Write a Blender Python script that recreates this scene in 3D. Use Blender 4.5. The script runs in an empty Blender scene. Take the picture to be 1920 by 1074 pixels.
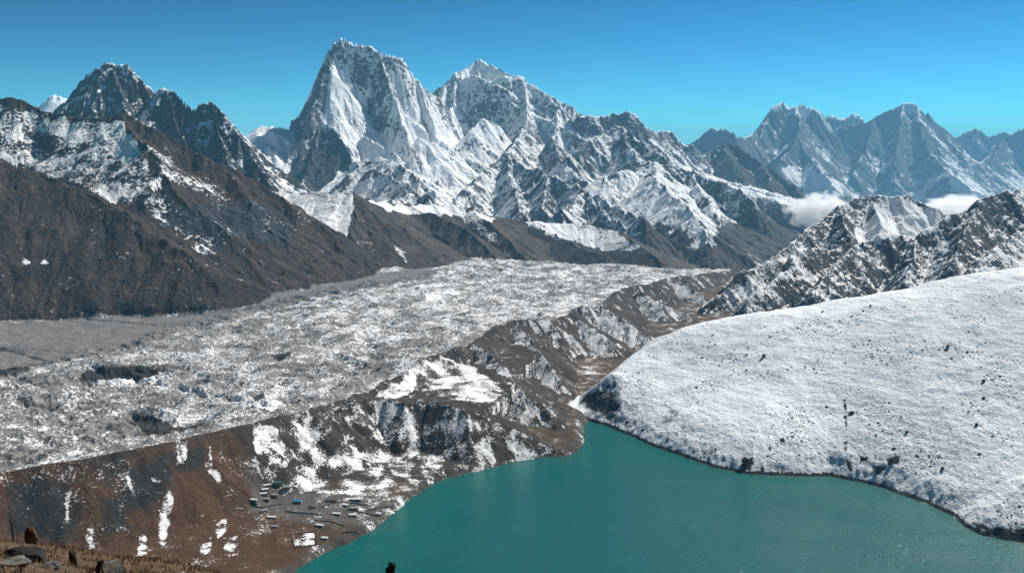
import bpy, math, random
import numpy as np
Q = 1.0                      # grid density
np.seterr(all='ignore')
C = bpy.context.scene

# ------------------------------------------------------------------ camera, sky, sun, exposure
F_PX, PITCH, EYE = 1844.0, math.radians(7.78), 610.0
cam_data = bpy.data.cameras.new('camera')
cam = bpy.data.objects.new('camera', cam_data)
C.collection.objects.link(cam)
cam.location = (0, 0, EYE)
cam.rotation_euler = (math.radians(90) - PITCH, 0, 0)
cam_data.sensor_width = 36.0
cam_data.lens = F_PX / 1920 * 36
cam_data.clip_start, cam_data.clip_end = 0.5, 120000
C.camera = cam

SUN_AZ, SUN_EL = math.radians(44), math.radians(45)      # azimuth to the right of the view axis (+Y)
SUN = np.array([math.sin(SUN_AZ) * math.cos(SUN_EL), math.cos(SUN_AZ) * math.cos(SUN_EL), math.sin(SUN_EL)])
world = bpy.data.worlds.new('World')
C.world = world
world.use_nodes = True
wn, wl = world.node_tree.nodes, world.node_tree.links
bgn = wn['Background']
sky = wn.new('ShaderNodeTexSky')
sky.sky_type = 'NISHITA'
sky.sun_disc = False
sky.sun_elevation = SUN_EL
sky.sun_rotation = SUN_AZ
sky.altitude = 5300
sky.air_density, sky.dust_density, sky.ozone_density = 1.0, 0.0, 2.0
def sky_op(kind, a, b):
    n = wn.new('ShaderNodeMix'); n.data_type = 'RGBA'; n.blend_type = kind; n.inputs['Factor'].default_value = 1.0
    wl.new(a, n.inputs['A']); n.inputs['B'].default_value = b + (1,)
    return n.outputs['Result']
gm_ = wn.new('ShaderNodeGamma'); gm_.inputs['Gamma'].default_value = 1.85     # thin, dry air at 5300 m: a steep fall-off to deep blue
wl.new(sky_op('MULTIPLY', sky.outputs[0], (.11, .11, .11)), gm_.inputs['Color'])
wl.new(sky_op('MULTIPLY', gm_.outputs[0], (2.0, 7.0, 5.8)), bgn.inputs[0])
bgn.inputs[1].default_value = 0.12
sl = bpy.data.lights.new('sun', 'SUN')
sl.energy, sl.angle, sl.color = 4.6, math.radians(0.5), (1.0, 0.96, 0.9)
so = bpy.data.objects.new('sun', sl)
C.collection.objects.link(so)
so.rotation_euler = (math.radians(90) - SUN_EL, 0, math.pi - SUN_AZ)
C.view_settings.view_transform = 'Standard'
C.view_settings.look = 'None'
C.view_settings.exposure = 0.46
C.cycles.volume_bounces = 4
C.cycles.max_bounces = 5
C.cycles.use_denoising = True

# ------------------------------------------------------------------ measuring: photo pixel + distance -> point
_c, _s = math.cos(PITCH), math.sin(PITCH)
def P(px, py, D):
    vx, vy = (px - 960) / F_PX, -(py - 537) / F_PX
    k = D / (_c + _s * vy)
    return (k * vx, D, EYE + k * (-_s + _c * vy))
def PZ(px, py, z):
    vx, vy = (px - 960) / F_PX, -(py - 537) / F_PX
    k = (z - EYE) / (-_s + _c * vy)
    return (k * vx, k * (_c + _s * vy), z)

# ------------------------------------------------------------------ noise
def _hash(ix, iy, seed):
    h = (ix.astype(np.uint32) * np.uint32(374761393)) ^ (iy.astype(np.uint32) * np.uint32(668265263)) ^ np.uint32((seed * 2246822519) & 0xffffffff)
    h = (h ^ (h >> np.uint32(13))) * np.uint32(1274126177)
    h = (h ^ (h >> np.uint32(16))) * np.uint32(2246822519)
    return h ^ (h >> np.uint32(15))
def gnoise(x, y, seed=0):
    fx, fy = np.floor(x), np.floor(y)
    ix, iy = fx.astype(np.int32), fy.astype(np.int32)
    tx, ty = (x - fx).astype(np.float32), (y - fy).astype(np.float32)
    ux, uy = tx * tx * tx * (tx * (tx * 6 - 15) + 10), ty * ty * ty * (ty * (ty * 6 - 15) + 10)
    def g(ox, oy):
        a = _hash(ix + ox, iy + oy, seed).astype(np.float32) * np.float32(2 * math.pi / 4294967296)
        return np.cos(a) * (tx - ox) + np.sin(a) * (ty - oy)
    a = g(0, 0); b = g(1, 0); a += (b - a) * ux
    c = g(0, 1); d = g(1, 1); c += (d - c) * ux
    return (a + (c - a) * uy) * 1.5
def fbm(x, y, wl_, octv=4, seed=0, gain=.5, ridged=False):
    t = 0; a = 1.0; s = 0
    for o in range(octv):
        n = gnoise(x / wl_ + 17.3 * o, y / wl_ - 9.1 * o, seed + o)
        if ridged: n = 1 - 2 * np.abs(n)
        t = t + a * n; s += a; a *= gain; wl_ *= .5
    return t / s
def sstep(a, b, x):
    t = np.clip((x - a) / (b - a), 0, 1)
    return t * t * (3 - 2 * t)

# ------------------------------------------------------------------ the grid (x = u * (y + 40))
OFF = 40.0
du = .00088 / Q
ui = np.arange(-.575, .5751, du)
side = .575 + np.cumsum(np.geomspace(.002, .03, int(70 * Q)))
U = np.concatenate([-side[::-1], ui, side])
def rows(a, b, step):
    n = max(2, int((b - a) / step * Q)); return np.linspace(a, b, n, endpoint=False)
Y = np.concatenate([rows(-36, 10, 1.2), rows(10, 60, .35), rows(60, 160, 2.5), rows(160, 1040, 14), rows(1040, 2300, 3.2),
                    rows(2300, 5400, 5.2), rows(5400, 7600, 9), rows(7600, 12800, 11), rows(12800, 17000, 50), rows(17000, 23600, 24),
                    rows(23600, 27500, 45), rows(27500, 60000, 900)]).astype(np.float32)
U = U.astype(np.float32)
NR, NC = len(Y), len(U)
X2 = (U[None, :] * (Y[:, None] + OFF)).astype(np.float32)
Y2 = np.repeat(Y[:, None], NC, 1).astype(np.float32)

def grad(Z):
    zu = np.gradient(Z, U, axis=1)
    hx = zu / (Y[:, None] + OFF)
    hy = np.gradient(Z, Y, axis=0) - hx * U[None, :]
    return hx.astype(np.float32), hy.astype(np.float32)

def seg_sd(px, py, poly):
    """signed distance to a closed polygon, negative inside"""
    poly = np.asarray(poly, np.float32)
    d = np.full(px.shape, 1e12, np.float32); ins = np.zeros(px.shape, bool)
    n = len(poly)
    for i in range(n):
        ax, ay = poly[i]; bx, by = poly[(i + 1) % n]
        ex, ey = bx - ax, by - ay
        wx, wy = px - ax, py - ay
        t = np.clip((wx * ex + wy * ey) / (ex * ex + ey * ey + 1e-9), 0, 1)
        d = np.minimum(d, (wx - ex * t) ** 2 + (wy - ey * t) ** 2)
        ins ^= ((ay > py) != (by > py)) & (px < ex * (py - ay) / (ey if abs(ey) > 1e-9 else 1e-9) + ax)
    return np.where(ins, -1, 1) * np.sqrt(d)

def ridge(px, py, pts, sf, Af, sb=None, Ab=None, lin=.17, linb=None):
    """height of a ridge line; front = right of travel (towards the camera when traced left to right), back = left of travel.
    each side falls as A*(1-exp(-s*d/A))"""
    sb = sf if sb is None else sb; Ab = Af if Ab is None else Ab
    linb = lin if linb is None else linb
    best = np.full(px.shape, -1e9, np.float32)
    for (a, b) in zip(pts[:-1], pts[1:]):
        ex, ey = b[0] - a[0], b[1] - a[1]
        wx, wy = px - a[0], py - a[1]
        t = np.clip((wx * ex + wy * ey) / (ex * ex + ey * ey + 1e-9), 0, 1)
        d = np.sqrt((wx - ex * t) ** 2 + (wy - ey * t) ** 2)
        left = ex * wy - ey * wx > 0
        s = np.where(left, sb, sf); A = np.where(left, Ab, Af)
        h = a[2] + t * (b[2] - a[2]) - A * (1 - np.exp(-s * d / A)) - np.where(left, linb, lin) * d
        best = np.maximum(best, h)
    return best

def smax(a, b, k):
    h = np.clip(.5 + .5 * (a - b) / k, 0, 1)
    return b + (a - b) * h + k * h * (1 - h)

def bank(px, py, pts, sf, Af, sb, Ab, lin=.17, linb=0.0):
    """like ridge(), but each point answers to the nearest piece of the line only: a plateau behind, a slope in front"""
    bd = np.full(px.shape, 1e9, np.float32); bz = np.zeros(px.shape, np.float32); bl = np.zeros(px.shape, bool)
    for i, (a, b) in enumerate(zip(pts[:-1], pts[1:])):
        ex, ey = b[0] - a[0], b[1] - a[1]
        wx, wy = px - a[0], py - a[1]
        tt = (wx * ex + wy * ey) / (ex * ex + ey * ey + 1e-9)
        t = np.clip(tt, 0, 1)
        d = np.sqrt((wx - ex * t) ** 2 + (wy - ey * t) ** 2)
        n = d < bd
        left = (ex * wy - ey * wx > 0) & ~((i == len(pts) - 2) & (tt > 1)) & ~((i == 0) & (tt < 0))
        bd = np.where(n, d, bd); bz = np.where(n, a[2] + t * (b[2] - a[2]), bz); bl = np.where(n, left, bl)
    s = np.where(bl, sb, sf); A = np.where(bl, Ab, Af)
    return bz - A * (1 - np.exp(-s * bd / A)) - np.where(bl, linb, lin) * bd

# ------------------------------------------------------------------ the lake
SHORE_PX = [(470, 1110), (540, 1076), (590, 1046), (640, 1023), (690, 1000), (720, 976), (745, 956), (770, 935), (800, 915), (830, 898), (900, 882),
            (960, 866), (1010, 858), (1060, 855), (1085, 845), (1097, 825), (1094, 802), (1100, 787), (1130, 796), (1180, 816), (1230, 838),
            (1285, 857), (1340, 876), (1400, 889), (1480, 892), (1560, 893), (1620, 905), (1680, 922), (1740, 945), (1790, 968), (1812, 988),
            (1840, 1002), (1880, 1011), (1920, 1018), (2060, 1060), (2100, 1300), (300, 1300), (330, 1180)]
LAKE = [PZ(a, b, 0)[:2] for a, b in SHORE_PX]
lw = fbm(X2, Y2, 60, 3, 5) * 6 + fbm(X2, Y2, 13, 2, 6) * 3
SD = np.full(X2.shape, 2000, np.float32)
rr = (Y > 700) & (Y < 3200)
SD[rr] = seg_sd(X2[rr], Y2[rr], LAKE) + lw[rr]

# ------------------------------------------------------------------ ridge lines: (px, py, distance)
def pp(*pts): return [P(*p) for p in pts]
def pz(*pts): return [PZ(*p) for p in pts]
# (layer, rows y0..y1, ridge points, front slope, front drop, back slope, back drop)
REG = ['foreground_terrain', 'valley_terrain', 'moraine_terrain', 'glacier_terrain', 'snow_covered_hill', 'brown_mountain', 'rocky_mountain',
       'brown_foothill_terrain', 'ice_mountain', 'broad_mountain', 'lower_snow_mountain', 'pyramid_mountain', 'dark_ridge_mountain',
       'hazy_mountain', 'snow_dusted_mountain', 'far_white_mountain', 'snow_pass_terrain']
R = {n: i for i, n in enumerate(REG)}
L = []
def add(layer, y0, y1, pts, *a, **k): L.append((R[layer], y0, y1, pts, a, k))

add('brown_mountain', 2300, 6500, pp((-400, 190, 4200), (-200, 200, 4350), (0, 194, 4500), (33, 196, 4500), (80, 215, 4500), (127, 226, 4450), (227, 228, 4400), (268, 241, 4380),
    (302, 258, 4380), (335, 281, 4370), (369, 298, 4360), (402, 311, 4350), (436, 325, 4340), (496, 355, 4330), (536, 375, 4300), (553, 402, 4280),
    (577, 419, 4260), (600, 440, 4230), (627, 460, 4200), (640, 480, 4150), (655, 515, 4080)), .78, 1400, .7, 900)
add('brown_mountain', 2300, 5500, pp((-350, 260, 3500), (-150, 290, 3700), (0, 303, 3800), (60, 330, 3750), (130, 350, 3700), (200, 385, 3600), (270, 420, 3500), (330, 470, 3350), (380, 515, 3250)), .39, 1400, .5, 500)
add('brown_mountain', 2300, 5500, pp((227, 228, 4400), (270, 285, 4150), (300, 330, 4000), (350, 385, 3850), (430, 450, 3700), (470, 500, 3600)), .55, 900, .55, 900)
add('brown_mountain', 2300, 5500, pp((436, 325, 4340), (470, 390, 4100), (510, 440, 3980), (540, 490, 3900)), .5, 900, .5, 900)

add('rocky_mountain', 5200, 9000, pp((40, 240, 6900), (94, 219, 7000), (111, 204, 7000), (134, 191, 6950), (144, 167, 6900), (161, 147, 6900), (181, 134, 6850), (196, 120, 6850), (218, 119.5, 6850),
    (241, 127, 6850), (261, 147, 6850), (271, 164, 6800), (285, 187, 6750), (298, 177, 6700), (313, 175.5, 6700), (335, 187, 6650), (349, 200, 6600),
    (355, 209, 6600), (369, 211, 6600), (382, 201, 6550), (397, 197, 6550), (407, 209, 6500), (419, 224, 6450), (436, 244, 6400), (452, 264, 6350),
    (469, 284, 6300), (480, 308, 6250), (484, 330, 6200)), 1.15, 1100, 1.1, 1000)
add('rocky_mountain', 5200, 8000, pp((205, 120, 6850), (225, 175, 6650), (240, 215, 6450), (255, 250, 6250)), 1.2, 900)
add('rocky_mountain', 5200, 8000, pp((181, 134, 6850), (165, 185, 6650), (150, 230, 6450)), 1.2, 900)
add('rocky_mountain', 5200, 8000, pp((313, 176, 6700), (330, 235, 6450), (350, 290, 6250)), 1.2, 900)
add('rocky_mountain', 5200, 8000, pp((397, 197, 6550), (410, 250, 6350), (425, 310, 6100)), 1.2, 900)

add('far_white_mountain', 13500, 22000, pp((20, 225, 16500), (50, 206, 16500), (75, 198, 16500), (88, 184, 16500), (100, 177, 16500), (112, 180, 16500), (128, 188, 16500), (150, 205, 16500), (180, 230, 16500)), 1.0, 1500)

add('snow_pass_terrain', 6500, 12000, pp((440, 262, 9600), (470, 262, 9500), (479, 250, 9500), (492, 244, 9400), (515, 241, 9400), (540, 246, 9500), (575, 250, 9600)), .5, 700, .6, 800)
add('snow_pass_terrain', 6500, 12000, pp((470, 300, 8800), (490, 292, 8700), (515, 300, 8700)), .4, 500)

# the tall ice peak
add('ice_mountain', 7000, 12700, pp((544, 246, 9500), (547, 224, 9550), (560, 218, 9600), (577, 208, 9650), (590, 185, 9700)), 4.2, 1100, 4.0, 1200)
add('ice_mountain', 7000, 12700, pp((587, 181, 9700), (597, 144, 9750), (611, 124, 9800), (617, 97, 9800), (627.5, 82, 9800), (642.6, 73.5, 9800),
    (658, 80, 9820), (681, 88.5, 9850), (708, 100, 9900), (745, 112, 9980), (758, 120, 10020), (768, 134, 10060), (782, 147, 10100), (792, 164, 10150), (802, 176, 10200), (818, 184, 10300), (830, 191, 10400)), 2.5, 1450, 2.6, 1500)
add('ice_mountain', 7000, 11000, pp((627, 82, 9800), (613, 125, 9600), (606, 175, 9400), (603, 225, 9150), (590, 270, 8850), (578, 310, 8500), (566, 350, 8100)), 4.5, 900, 1.15, 1300)
add('ice_mountain', 7000, 11000, pp((712, 101, 9900), (722, 140, 9700), (735, 175, 9500), (748, 215, 9250), (760, 255, 9000), (775, 300, 8700)), 1.7, 1300, 2.4, 1300)
add('ice_mountain', 7000, 11000, pp((603, 225, 9150), (640, 270, 8850), (662, 300, 8600), (680, 330, 8300)), 1.1, 1000)
add('ice_mountain', 7000, 11000, pp((680, 260, 9000), (705, 272, 8850), (735, 288, 8700)), 1.0, 800)
add('ice_mountain', 7000, 11500, pp((785, 150, 10100), (800, 200, 9900), (812, 235, 9700)), 1.4, 900, 2.0, 900)

# the broad peak with the snow cap
add('broad_mountain', 7500, 14500, pp((820, 196, 10700), (829, 184, 11000), (834, 164, 11200), (849, 157, 11300), (852, 144, 11350), (876, 130, 11500), (892, 120, 11600), (899, 114, 11600), (916, 122, 11600), (936, 132, 11550), (949, 140, 11500),
    (973, 145, 11400), (983, 147, 11400), (993, 161, 11350), (1016, 171, 11300), (1030, 181, 11250), (1036, 194, 11200), (1050, 201, 11150), (1058, 218, 11100), (1067, 229, 11000)), 1.9, 1500, 1.2, 1500)
add('broad_mountain', 7500, 12500, pp((852, 146, 11330), (880, 148, 11250), (915, 154, 11200), (949, 147, 11300), (978, 149, 11350)), 2.4, 1500, .45, 900)
add('broad_mountain', 7500, 12500, pp((852, 146, 11330), (850, 190, 11000), (845, 225, 10700)), 1.8, 1200)
add('broad_mountain', 7500, 12500, pp((983, 149, 11380), (988, 195, 11000), (985, 240, 10600), (962, 280, 10000)), 1.5, 1200)
add('broad_mountain', 7500, 12500, pp((1050, 203, 11150), (1040, 245, 10700), (1035, 290, 10100)), 1.5, 1200)
add('broad_mountain', 7500, 12500, pp((872, 262, 9900), (886, 240, 10050), (900, 227, 10200), (918, 228, 10300), (935, 240, 10400)), 1.3, 700)
add('broad_mountain', 7500, 12500, pp((790, 262, 9300), (825, 270, 9500), (860, 282, 9600), (885, 290, 9700), (915, 285, 9800)), .7, 700)

# rocky buttresses and snow aprons below the two peaks
add('lower_snow_mountain', 6200, 11500, pp((953, 288, 9000), (970, 309, 8800), (995, 316, 8600), (1011, 318, 8500), (1028, 334, 8350), (1053, 343, 8200), (1082, 353, 7950), (1098, 361, 7800), (1120, 372, 7600), (1157, 390, 7300), (1191, 407, 7050), (1212, 418, 6850)), .9, 700)
add('lower_snow_mountain', 6200, 11500, pp((953, 288, 9000), (936, 304, 8900), (911, 317, 8700), (886, 347, 8300), (861, 369, 8000), (845, 380, 7800)), .9, 700)
add('lower_snow_mountain', 6200, 11500, pp((995, 243, 10300), (968, 267, 9700), (953, 288, 9000)), 1.0, 800)
add('lower_snow_mountain', 6200, 11500, pp((1035, 262, 10000), (1050, 300, 9400), (1085, 335, 8900), (1100, 345, 8700)), 1.1, 700)
add('lower_snow_mountain', 6200, 11500, pp((885, 290, 9700), (855, 290, 9500), (840, 305, 9300), (828, 325, 9000), (817, 346, 8700)), 1.2, 700)
add('lower_snow_mountain', 6200, 11500, pp((1095, 364, 7780), (1072, 385, 7350), (1050, 402, 7050)), .9, 500)
add('lower_snow_mountain', 6200, 11500, pp((1100, 364, 7780), (1115, 385, 7450), (1135, 407, 7150), (1157, 420, 6950)), .9, 500)
add('lower_snow_mountain', 6200, 11500, pp((953, 290, 9000), (955, 330, 8500), (968, 365, 8050), (975, 400, 7600)), 1.0, 600)
add('lower_snow_mountain', 6200, 11500, pp((1028, 334, 8350), (1020, 370, 7900), (1015, 400, 7500)), 1.0, 600)
add('lower_snow_mountain', 6200, 11500, pp((660, 310, 8600), (690, 302, 8500), (725, 303, 8400), (745, 310, 8300), (770, 325, 8100), (790, 345, 7900), (815, 365, 7700)), .5, 500)
add('lower_snow_mountain', 6200, 11500, pp((640, 345, 7900), (680, 325, 8100), (705, 323, 8000), (725, 327, 7900), (748, 345, 7700), (775, 358, 7500), (800, 370, 7300)), .8, 500)
add('lower_snow_mountain', 6200, 11500, pp((790, 360, 7700), (770, 368, 7400), (735, 378, 7100)), .6, 400)

add('pyramid_mountain', 6200, 14000, pp((1060, 232, 10900), (1067, 228, 10900), (1090, 221, 10900), (1117, 223, 10900), (1148, 213.5, 11000), (1188, 215, 11000), (1205, 237, 11000), (1215, 245, 11200), (1228, 250, 11500), (1252, 247, 12000), (1265, 257, 12000), (1280, 267, 12000), (1300, 275, 12000)), 1.2, 1200)
add('pyramid_mountain', 6200, 12500, pp((1060, 300, 9200), (1074, 287, 9400), (1111, 262, 9700), (1135, 250, 9900), (1161, 240, 10000), (1175, 250, 9900), (1211, 274, 9600), (1248, 304, 9200), (1295, 324, 8900), (1345, 341, 8600), (1389, 356, 8400), (1420, 385, 8200)), 1.0, 900, 1.0, 900)
add('pyramid_mountain', 6200, 12500, pp((1165, 242, 9990), (1180, 280, 9500), (1200, 303, 9100), (1225, 312, 8800), (1262, 310, 8900)), .9, 700)
add('pyramid_mountain', 6200, 12500, pp((1130, 335, 8500), (1165, 325, 8600), (1195, 317, 8750), (1225, 313, 8800)), .55, 500)
add('pyramid_mountain', 6200, 12500, pp((1225, 314, 8750), (1229, 340, 8200), (1250, 360, 7900), (1280, 385, 7500), (1300, 405, 7250), (1318, 430, 7000), (1326, 452, 6850)), .55, 700)
add('pyramid_mountain', 6200, 12500, pp((1295, 324, 8900), (1320, 370, 8300), (1345, 410, 7800), (1365, 445, 7400)), .7, 700)

add('dark_ridge_mountain', 7000, 15000, pp((1290, 310, 12600), (1322, 291, 12500), (1340, 278, 12500), (1356, 270, 12500), (1379, 277, 12400), (1404, 294, 12200), (1429, 311, 12000), (1463, 331, 11700), (1496, 364, 11300), (1530, 393, 10900), (1550, 412, 10600)), .75, 1500, .8, 1500)
add('dark_ridge_mountain', 7000, 15000, pp((1356, 272, 12500), (1380, 320, 11500), (1400, 360, 10600), (1410, 400, 9800)), .7, 900)
add('dark_ridge_mountain', 7000, 15000, pp((1429, 311, 12000), (1450, 360, 11000), (1455, 400, 10300)), .7, 900)

add('hazy_mountain', 15000, 30000, pp((1270, 278, 19000), (1295, 269, 19000), (1315, 258, 18800), (1332, 245, 18600), (1372, 247, 18600), (1376, 259, 18800), (1399, 260, 19500), (1419, 250, 20500), (1436, 224, 21000), (1446, 207, 21200), (1466, 193, 21500), (1481, 203, 21500), (1490, 198, 21500), (1518, 203, 21500), (1540, 220, 21600), (1563, 244, 22000)), 1.6, 3500)
add('hazy_mountain', 15000, 30000, pp((1490, 200, 21500), (1500, 235, 20500), (1496, 262, 19400), (1475, 290, 18600), (1455, 316, 17900)), 1.2, 2000)
add('hazy_mountain', 15000, 30000, pp((1496, 262, 19400), (1511, 287, 18900), (1530, 310, 18300), (1560, 345, 17600)), .9, 1500)
add('hazy_mountain', 15000, 30000, pp((1436, 224, 21000), (1420, 270, 20000), (1405, 310, 19000)), 1.2, 2000)
add('hazy_mountain', 15000, 30000, pp((1540, 225, 26500), (1558, 215, 26500), (1578, 225, 26500), (1590, 218, 26500), (1603, 213, 26500), (1622, 230, 26500), (1650, 240, 26500)), 1.6, 3500)
add('hazy_mountain', 15000, 30000, pp((1545, 250, 22000), (1563, 246, 22500), (1580, 242, 22600), (1622, 230, 22600), (1655, 213, 22600), (1692, 197, 22600), (1705, 194, 22600), (1716, 197, 22600), (1729, 217, 22600), (1739, 215, 22600), (1759, 234, 22700), (1783, 254, 22900), (1815, 290, 23000)), 1.6, 3500)
add('hazy_mountain', 15000, 30000, pp((1720, 200, 22600), (1728, 240, 21600), (1735, 276, 20500), (1763, 307, 19500), (1785, 330, 18800), (1850, 370, 17800)), 1.1, 2000)
add('hazy_mountain', 15000, 30000, pp((1640, 221, 22600), (1625, 280, 21000), (1600, 330, 19500)), 1.2, 2000)
add('hazy_mountain', 15000, 30000, pp((1692, 199, 22600), (1685, 270, 20800), (1670, 330, 19500)), 1.2, 2000)
add('hazy_mountain', 15000, 30000, pp((1760, 270, 27000), (1783, 256, 27000), (1796, 254, 27000), (1830, 242, 27000), (1857, 254, 27000), (1883, 250, 27000), (1920, 262, 27000)), 1.6, 3500)
add('hazy_mountain', 15000, 30000, pp((1840, 290, 24500), (1857, 276, 24500), (1883, 258, 24500), (1913, 240, 24500), (1960, 222, 24500), (2050, 250, 24500), (2300, 240, 24500)), 1.6, 3500)
add('hazy_mountain', 15000, 30000, pp((1880, 262, 24400), (1860, 310, 22800), (1850, 345, 21500)), 1.0, 2000)

# brown shoulders between the glacier and the big peaks
add('brown_foothill_terrain', 3700, 8500, pp((440, 340, 5500), (480, 352, 5300), (507, 360, 5200), (564, 363, 5100), (634, 362, 5000), (660, 366, 4950), (661, 385, 4860), (655, 420, 4700), (645, 450, 4560), (640, 475, 4430)), .38, 500, .5, 500)
add('brown_foothill_terrain', 3700, 8500, pp((655, 366, 4980), (688, 378, 5150), (715, 380, 5300), (765, 385, 5500), (849, 385, 5700), (882, 392, 5700), (915, 405, 5750), (950, 415, 5800)), .5, 600, .5, 400)
add('brown_foothill_terrain', 3700, 8500, pp((882, 392, 5700), (925, 425, 5450), (957, 455, 5250), (985, 485, 5020)), .5, 500)
add('brown_foothill_terrain', 3700, 8500, pp((770, 388, 5480), (832, 411, 5330), (882, 437, 5150), (920, 474, 4950)), .5, 500)
add('brown_foothill_terrain', 3700, 8500, pp((690, 380, 5150), (740, 420, 4950), (770, 455, 4800), (790, 490, 4600)), .5, 500)
add('brown_foothill_terrain', 3700, 8500, pp((930, 408, 6100), (990, 416, 6200), (1060, 420, 6300), (1111, 425, 6300), (1161, 435, 6200), (1201, 462, 5900), (1225, 480, 5700)), .5, 500, .4, 300)
add('brown_foothill_terrain', 3700, 8500, pp((990, 417, 6200), (1050, 445, 5800), (1100, 470, 5450), (1140, 484, 5200)), .45, 400)

# the rocky snow-dusted ridges on the right
add('snow_dusted_mountain', 2700, 6500, pp((1319, 590, 3440), (1336, 564, 3500), (1369, 541, 3560), (1396, 515, 3640), (1414, 515, 3680), (1441, 498, 3750), (1468, 488, 3800), (1491, 473, 3850), (1521, 472, 3900), (1568, 472, 3950), (1608, 458, 4000), (1642, 448, 4050),
    (1682, 445, 4100), (1719, 452, 4100), (1749, 432, 4150), (1783, 408, 4200), (1816, 400, 4250), (1836, 383, 4250), (1863, 368, 4300), (1893, 363, 4350), (1920, 357, 4400), (2000, 330, 4400), (2200, 300, 4300)), .95, 600, .8, 600)
add('snow_dusted_mountain', 2700, 7500, pp((1440, 500, 4350), (1488, 458, 4700), (1521, 428, 4900), (1548, 410, 5000), (1575, 391, 5100), (1598, 380, 5200), (1632, 373, 5300), (1672, 369.5, 5300), (1706, 374.6, 5300), (1729, 384.6, 5300), (1749, 394.6, 5250), (1783, 404, 5200), (1850, 410, 5200)), .9, 600, .8, 800)
add('snow_dusted_mountain', 2700, 6500, pp((1575, 391, 5100), (1580, 420, 4850), (1590, 445, 4600)), 1.0, 500)
add('snow_dusted_mountain', 2700, 6500, pp((1632, 374, 5300), (1640, 400, 5100), (1650, 420, 4950)), .9, 500)
add('snow_dusted_mountain', 2700, 6500, pp((1491, 474, 3850), (1480, 510, 3650), (1440, 545, 3500), (1400, 570, 3400)), .9, 500)
add('snow_dusted_mountain', 2700, 6500, pp((1608, 460, 4000), (1570, 500, 3750), (1540, 535, 3550), (1520, 560, 3450)), .9, 500)
add('snow_dusted_mountain', 2700, 6500, pp((1719, 453, 4100), (1715, 490, 3800), (1700, 530, 3550)), .9, 500)
add('snow_dusted_mountain', 2700, 6500, pp((1840, 384, 4250), (1810, 440, 3900), (1780, 500, 3550)), .9, 500)
add('snow_dusted_mountain', 2700, 6500, pp((1920, 440, 3900), (1870, 470, 3700), (1820, 515, 3450)), .7, 500)

# lateral moraine, its inner edge, and the snow hill
add('moraine_terrain', 900, 5800, pz((-500, 1010, 100), (-300, 950, 105), (0, 885, 110), (150, 862, 112), (300, 832, 113), (420, 805, 112), (500, 787, 110), (560, 773, 108), (640, 751, 106), (690, 733, 108), (735, 710, 112), (775, 690, 114), (800, 672, 116),
    (850, 655, 118), (885, 643, 119), (930, 612, 122), (965, 601, 124), (1011, 598, 122), (1037, 600, 120), (1068, 590, 121), (1074, 577, 122), (1125, 576, 120), (1151, 548, 118), (1185, 537, 116), (1218, 533, 113), (1250, 522, 107), (1330, 512, 90), (1385, 506, 60)),
    .55, 260, .4, 24, linb=0)
add('moraine_terrain', 900, 4500, pz((560, 775, 104), (640, 754, 103), (690, 750, 99), (728, 750, 97), (760, 757, 95), (800, 753, 95), (870, 768, 90), (899, 781, 82), (949, 801, 60), (1000, 824, 32), (1050, 842, 9)), .75, 300, .2, 7, linb=0.01)
for q in [((965, 601, 122), (1000, 640, 95), (1030, 680, 70), (1050, 720, 45)), ((1068, 590, 120), (1110, 615, 92), (1150, 640, 65)), ((1125, 576, 119), (1165, 600, 95), (1215, 630, 62)),
          ((885, 643, 118), (945, 690, 95), (985, 740, 70), (1040, 790, 30)), ((1185, 537, 115), (1240, 570, 85), (1290, 590, 55)), ((1250, 522, 106), (1310, 548, 75), (1330, 570, 50))]:
    add('moraine_terrain', 1500, 5000, pz(*q), .45, 150)
HILL_LINE = [PZ(1060, 772, .6), PZ(1085, 748, 10)] + pp((1150, 700, 2290), (1200, 665, 2370), (1250, 630, 2430), (1290, 614, 2450), (1330, 605, 2460), (1370, 597, 2460), (1430, 586, 2450), (1500, 575, 2450), (1600, 560, 2420), (1700, 544, 2380),
    (1755, 529, 2370), (1830, 514, 2350), (1920, 505, 2300), (2100, 480, 2250), (2500, 420, 2200))

# ------------------------------------------------------------------ heights
wx = fbm(X2, Y2, 420, 3, 11) ; wy = fbm(X2, Y2, 420, 3, 21)
wsc = np.clip((Y2 - 800) / 9000, 0, 1.6)
mw = np.clip((5200 - Y2) / 800, 0, 1) * np.clip((Y2 - 1000) / 300, 0, 1)
XW = X2 + wx * 26 * wsc + fbm(X2, Y2, 85, 3, 15) * 11 * mw + fbm(X2, Y2, 300, 4, 16) * 75 * sstep(2900, 3500, Y2) * sstep(6000, 5000, Y2) * sstep(-250, -700, X2); YW = Y2 + wy * 60 * wsc
fl = np.where(Y2 < 4350, 6 + .012 * np.clip(Y2 - 1500, 0, 1e9), 40 - .27 * (Y2 - 4350))
fl = fl + (fbm(X2, Y2, 70, 4, 3) * 3.0 + fbm(X2, Y2, 16, 3, 4) * .8) * sstep(10, 90, SD)
fl = np.maximum(fl, -750 + .01 * (Y2 - 12000) * (Y2 > 12000)).astype(np.float32)
fl += .06 * np.clip(SD, 0, 120)
H = fl.copy()
ID = np.full(H.shape, R['valley_terrain'], np.int8)
HL = np.full(H.shape, -1e9, np.float32)
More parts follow.
